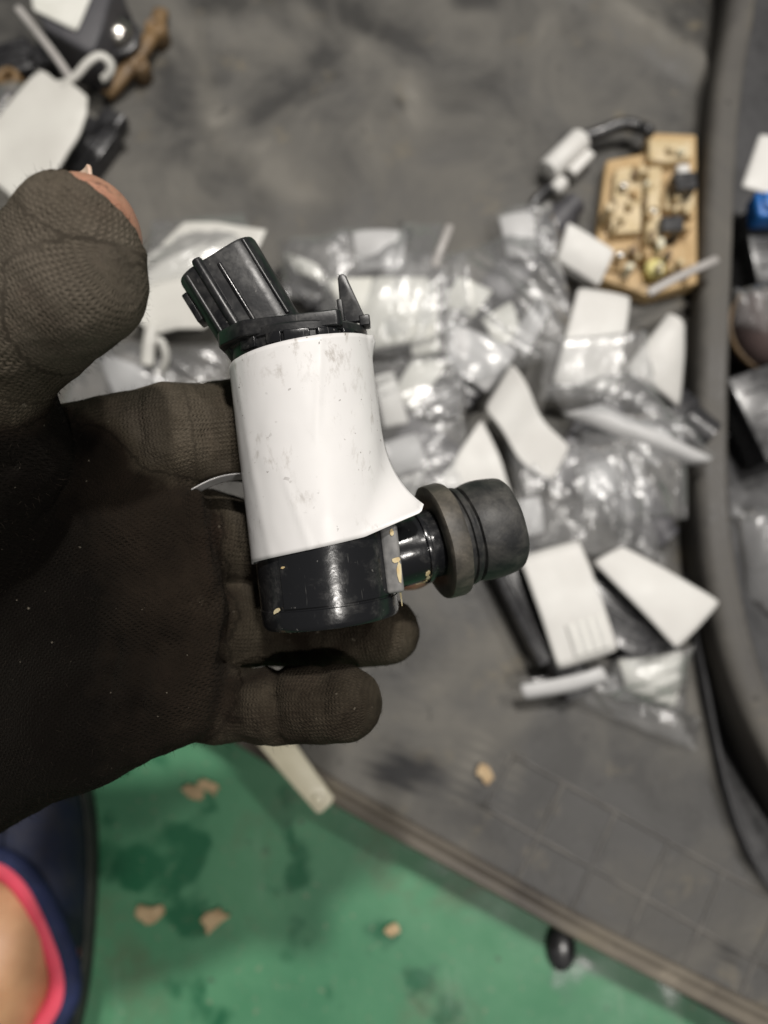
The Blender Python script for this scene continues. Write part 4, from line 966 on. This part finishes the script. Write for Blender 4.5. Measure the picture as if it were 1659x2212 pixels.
# scraps on the floor
for k, (x, y, s, st_, rot, lb) in enumerate([(418, 1708, .0055, 1.5, -20, 'tan scrap on the green floor nearest the hand'), (452, 1698, .005, 1.8, -30, 'pale scrap on the green floor beside the tan one'), (325, 1970, .0075, 1.3, 5, 'round pinkish scrap on the green floor near the shoe'), (462, 1985, .007, 1.7, 35, 'bent cream scrap on the green floor in the open'), (850, 2002, .005, 1.2, 0, 'dull scrap on the green floor near the tray lip'), (1045, 1670, .0062, .8, 20, 'orange tan scrap lying on the tray panel')]):
    p = G(x, y, FZ if k != 5 else TZ); rnd = random.Random(k); poly = []
    for i in range(11):
        a = 2 * math.pi * i / 11; r = s * (.38 + .5 * rnd.random()); poly.append((r * st_ * math.cos(a), r * math.sin(a)))
    v, f = prism(poly, .0008, .0024); v = xf(v, Matrix.Translation((p[0], p[1], p[2] + (.002 if k == 5 else 0))) @ Matrix.Rotation(math.radians(rot), 4, 'Z'))
    v = [(a, b, c + .0025 * abs(nz((a, b, 0), 90, k))) for a, b, c in v]
    o = base_at(mesh('scrap', v, f, M['scrap'], smooth=False)); tag(o, lb, 'scrap', 'dry scraps')
p = G(1210, 2045, FZ); v, f = lathe([(.0085, 0), (.0095, .001), (.0090, .003), (.0065, .0042), (.003, .0048), (.0006, .0049)], 24)
o = base_at(mesh('rubber_plug', [(a * .8 + p[0], b * 1.15 + p[1], c + .0006) for a, b, c in v], f, M['blk'])); tag(o, 'small oval black rubber plug on the green floor below the tray lip', 'plug')

# ------------------------------------------------------------------ the foot in its shoe
fp_ = G(-30, 2080, 0.0)
person2 = thing('person', 'bare foot in a navy slip-on shoe with pink lining, lower left corner', 'person', fp_)
SX = G(-30, 2000, .06)[0]
half = [(-30, 1862), (15, 1872), (62, 1915), (104, 1998), (134, 2085), (134, 2150), (105, 2205), (60, 2262), (10, 2330), (-30, 2350)]
right = smooth_path([G3(x, y, .060 - .006 * math.sin(math.pi * k / 9)) for k, (x, y) in enumerate(half)], 6)
ring = right + [Vector((2 * SX - p.x, p.y, p.z)) for p in right[-2:0:-1]]
cyr = (ring[0].y + right[-1].y) / 2; nR = len(ring)
toe_y, heel_y = G(0, 1650, .02)[1], right[-1].y - .022; side_x = G(174, 2050, .02)[0] - SX
sole = []
for i_, p in enumerate(ring):
    k = i_ / nR * 2 * math.pi; y = cyr + (toe_y - cyr if math.cos(k) > 0 else cyr - heel_y) * np.sign(math.cos(k)) * abs(math.cos(k)) ** .85
    sole.append(Vector((SX + side_x * np.sign(math.sin(k)) * abs(math.sin(k)) ** .62, y, .016)))
def mix_ring(t, z, out): return [Vector((SX + (p.x + (q.x - p.x) * t - SX) * (1 + out), p.y + (q.y - p.y) * t, z)) for p, q in zip(ring, sole)]
loft = [[p + Vector((0, 0, .0)) for p in ring], [Vector((SX + (p.x - SX) * 1.06, p.y + (.004 if p.y > cyr else -.003), p.z - .001)) for p in ring], mix_ring(.40, .052, .06), mix_ring(.72, .040, .06), mix_ring(.95, .026, .03), sole]
v = [p for r in loft for p in r]; f = []
for j in range(len(loft) - 1):
    for k in range(nR): a = j * nR + k; b = j * nR + (k + 1) % nR; f.append((a, b, b + nR, a + nR))
up = mesh('shoe_upper', v, f, M['navy'], person2); m = up.modifiers.new('sub', 'SUBSURF'); m.levels = m.render_levels = 1; m = up.modifiers.new('thickness', 'SOLIDIFY'); m.thickness = .003
def up_mesh(name, vf, mat): 
    v, f = vf; o = mesh(name, [Vector(p) - Vector(person2.location) for p in v], f, mat, up, world=False); return o
up_mesh('shoe_sole', bevel_mesh(*prism([(SX + (p.x - SX) * 1.05, cyr + (p.y - cyr) * 1.03) for p in sole], .001, .017), .003, 2, .9), M['sole'])
cl = ring + [ring[0], ring[1]]
up_mesh('navy_collar', tube([Vector((SX + (p.x - SX) * 1.10, cyr + (p.y - cyr) * 1.05, p.z + .001)) for p in cl], .0050, 12), M['navy2'])
up_mesh('pink_lining', tube([Vector((SX + (p.x - SX) * .99, cyr + (p.y - cyr) * .985, p.z + .0025)) for p in cl], .0046, 12), M['pink'])
up_mesh('pink_inner_wall', sweep([Vector((SX + (p.x - SX) * .86, cyr + (p.y - cyr) * .92, p.z - .012)) for p in cl], [(-.001, -.016), (.001, -.016), (.0012, .014), (-.0008, .014)]), M['pink'])
up_mesh('pale_insole_edge', tube([Vector((SX + (p.x - SX) * .80, cyr + (p.y - cyr) * .86, p.z - .016)) for p in cl], .0042, 10), M['sock'])
up_mesh('insole', prism([(SX + (p.x - SX) * .92, cyr + (p.y - cyr) * .95) for p in sole], .0172, .022), M['maroon'])
fy = ring[0].y
path = [(SX, fy + .000, .032, .010, .008), (SX, fy - .007, .036, .016, .014), (SX, fy - .018, .040, .023, .022), (SX, fy - .036, .047, .030, .028), (SX - .002, fy - .060, .054, .027, .033), (SX - .012, fy - .085, .080, .026, .034), (SX - .035, fy - .105, .120, .029, .036), (SX - .07, fy - .12, .17, .034, .042)]
P = smooth_path([q[:3] for q in path], 6); W1 = np.interp(np.linspace(0, 1, len(P)), np.linspace(0, 1, len(path)), [q[3] for q in path]); W2 = np.interp(np.linspace(0, 1, len(P)), np.linspace(0, 1, len(path)), [q[4] for q in path])
NR = 28; v = []; f = []
for i, p in enumerate(P):
    tg = (P[min(i + 1, len(P) - 1)] - P[max(i - 1, 0)]).normalized(); s_ = Vector((1, 0, 0)); u = s_.cross(tg).normalized()
    for k in range(NR):
        a = 2 * math.pi * k / NR; v.append(p + s_ * (W1[i] * math.cos(a)) + u * (W2[i] * math.sin(a)))
for i in range(len(P) - 1):
    for k in range(NR): a = i * NR + k; b = i * NR + (k + 1) % NR; f.append((a, b, b + NR, a + NR))
f.append(tuple(range(NR))[::-1]); f.append(tuple(range((len(P) - 1) * NR, len(P) * NR)))
mesh('foot', v, f, M['foot'], person2)
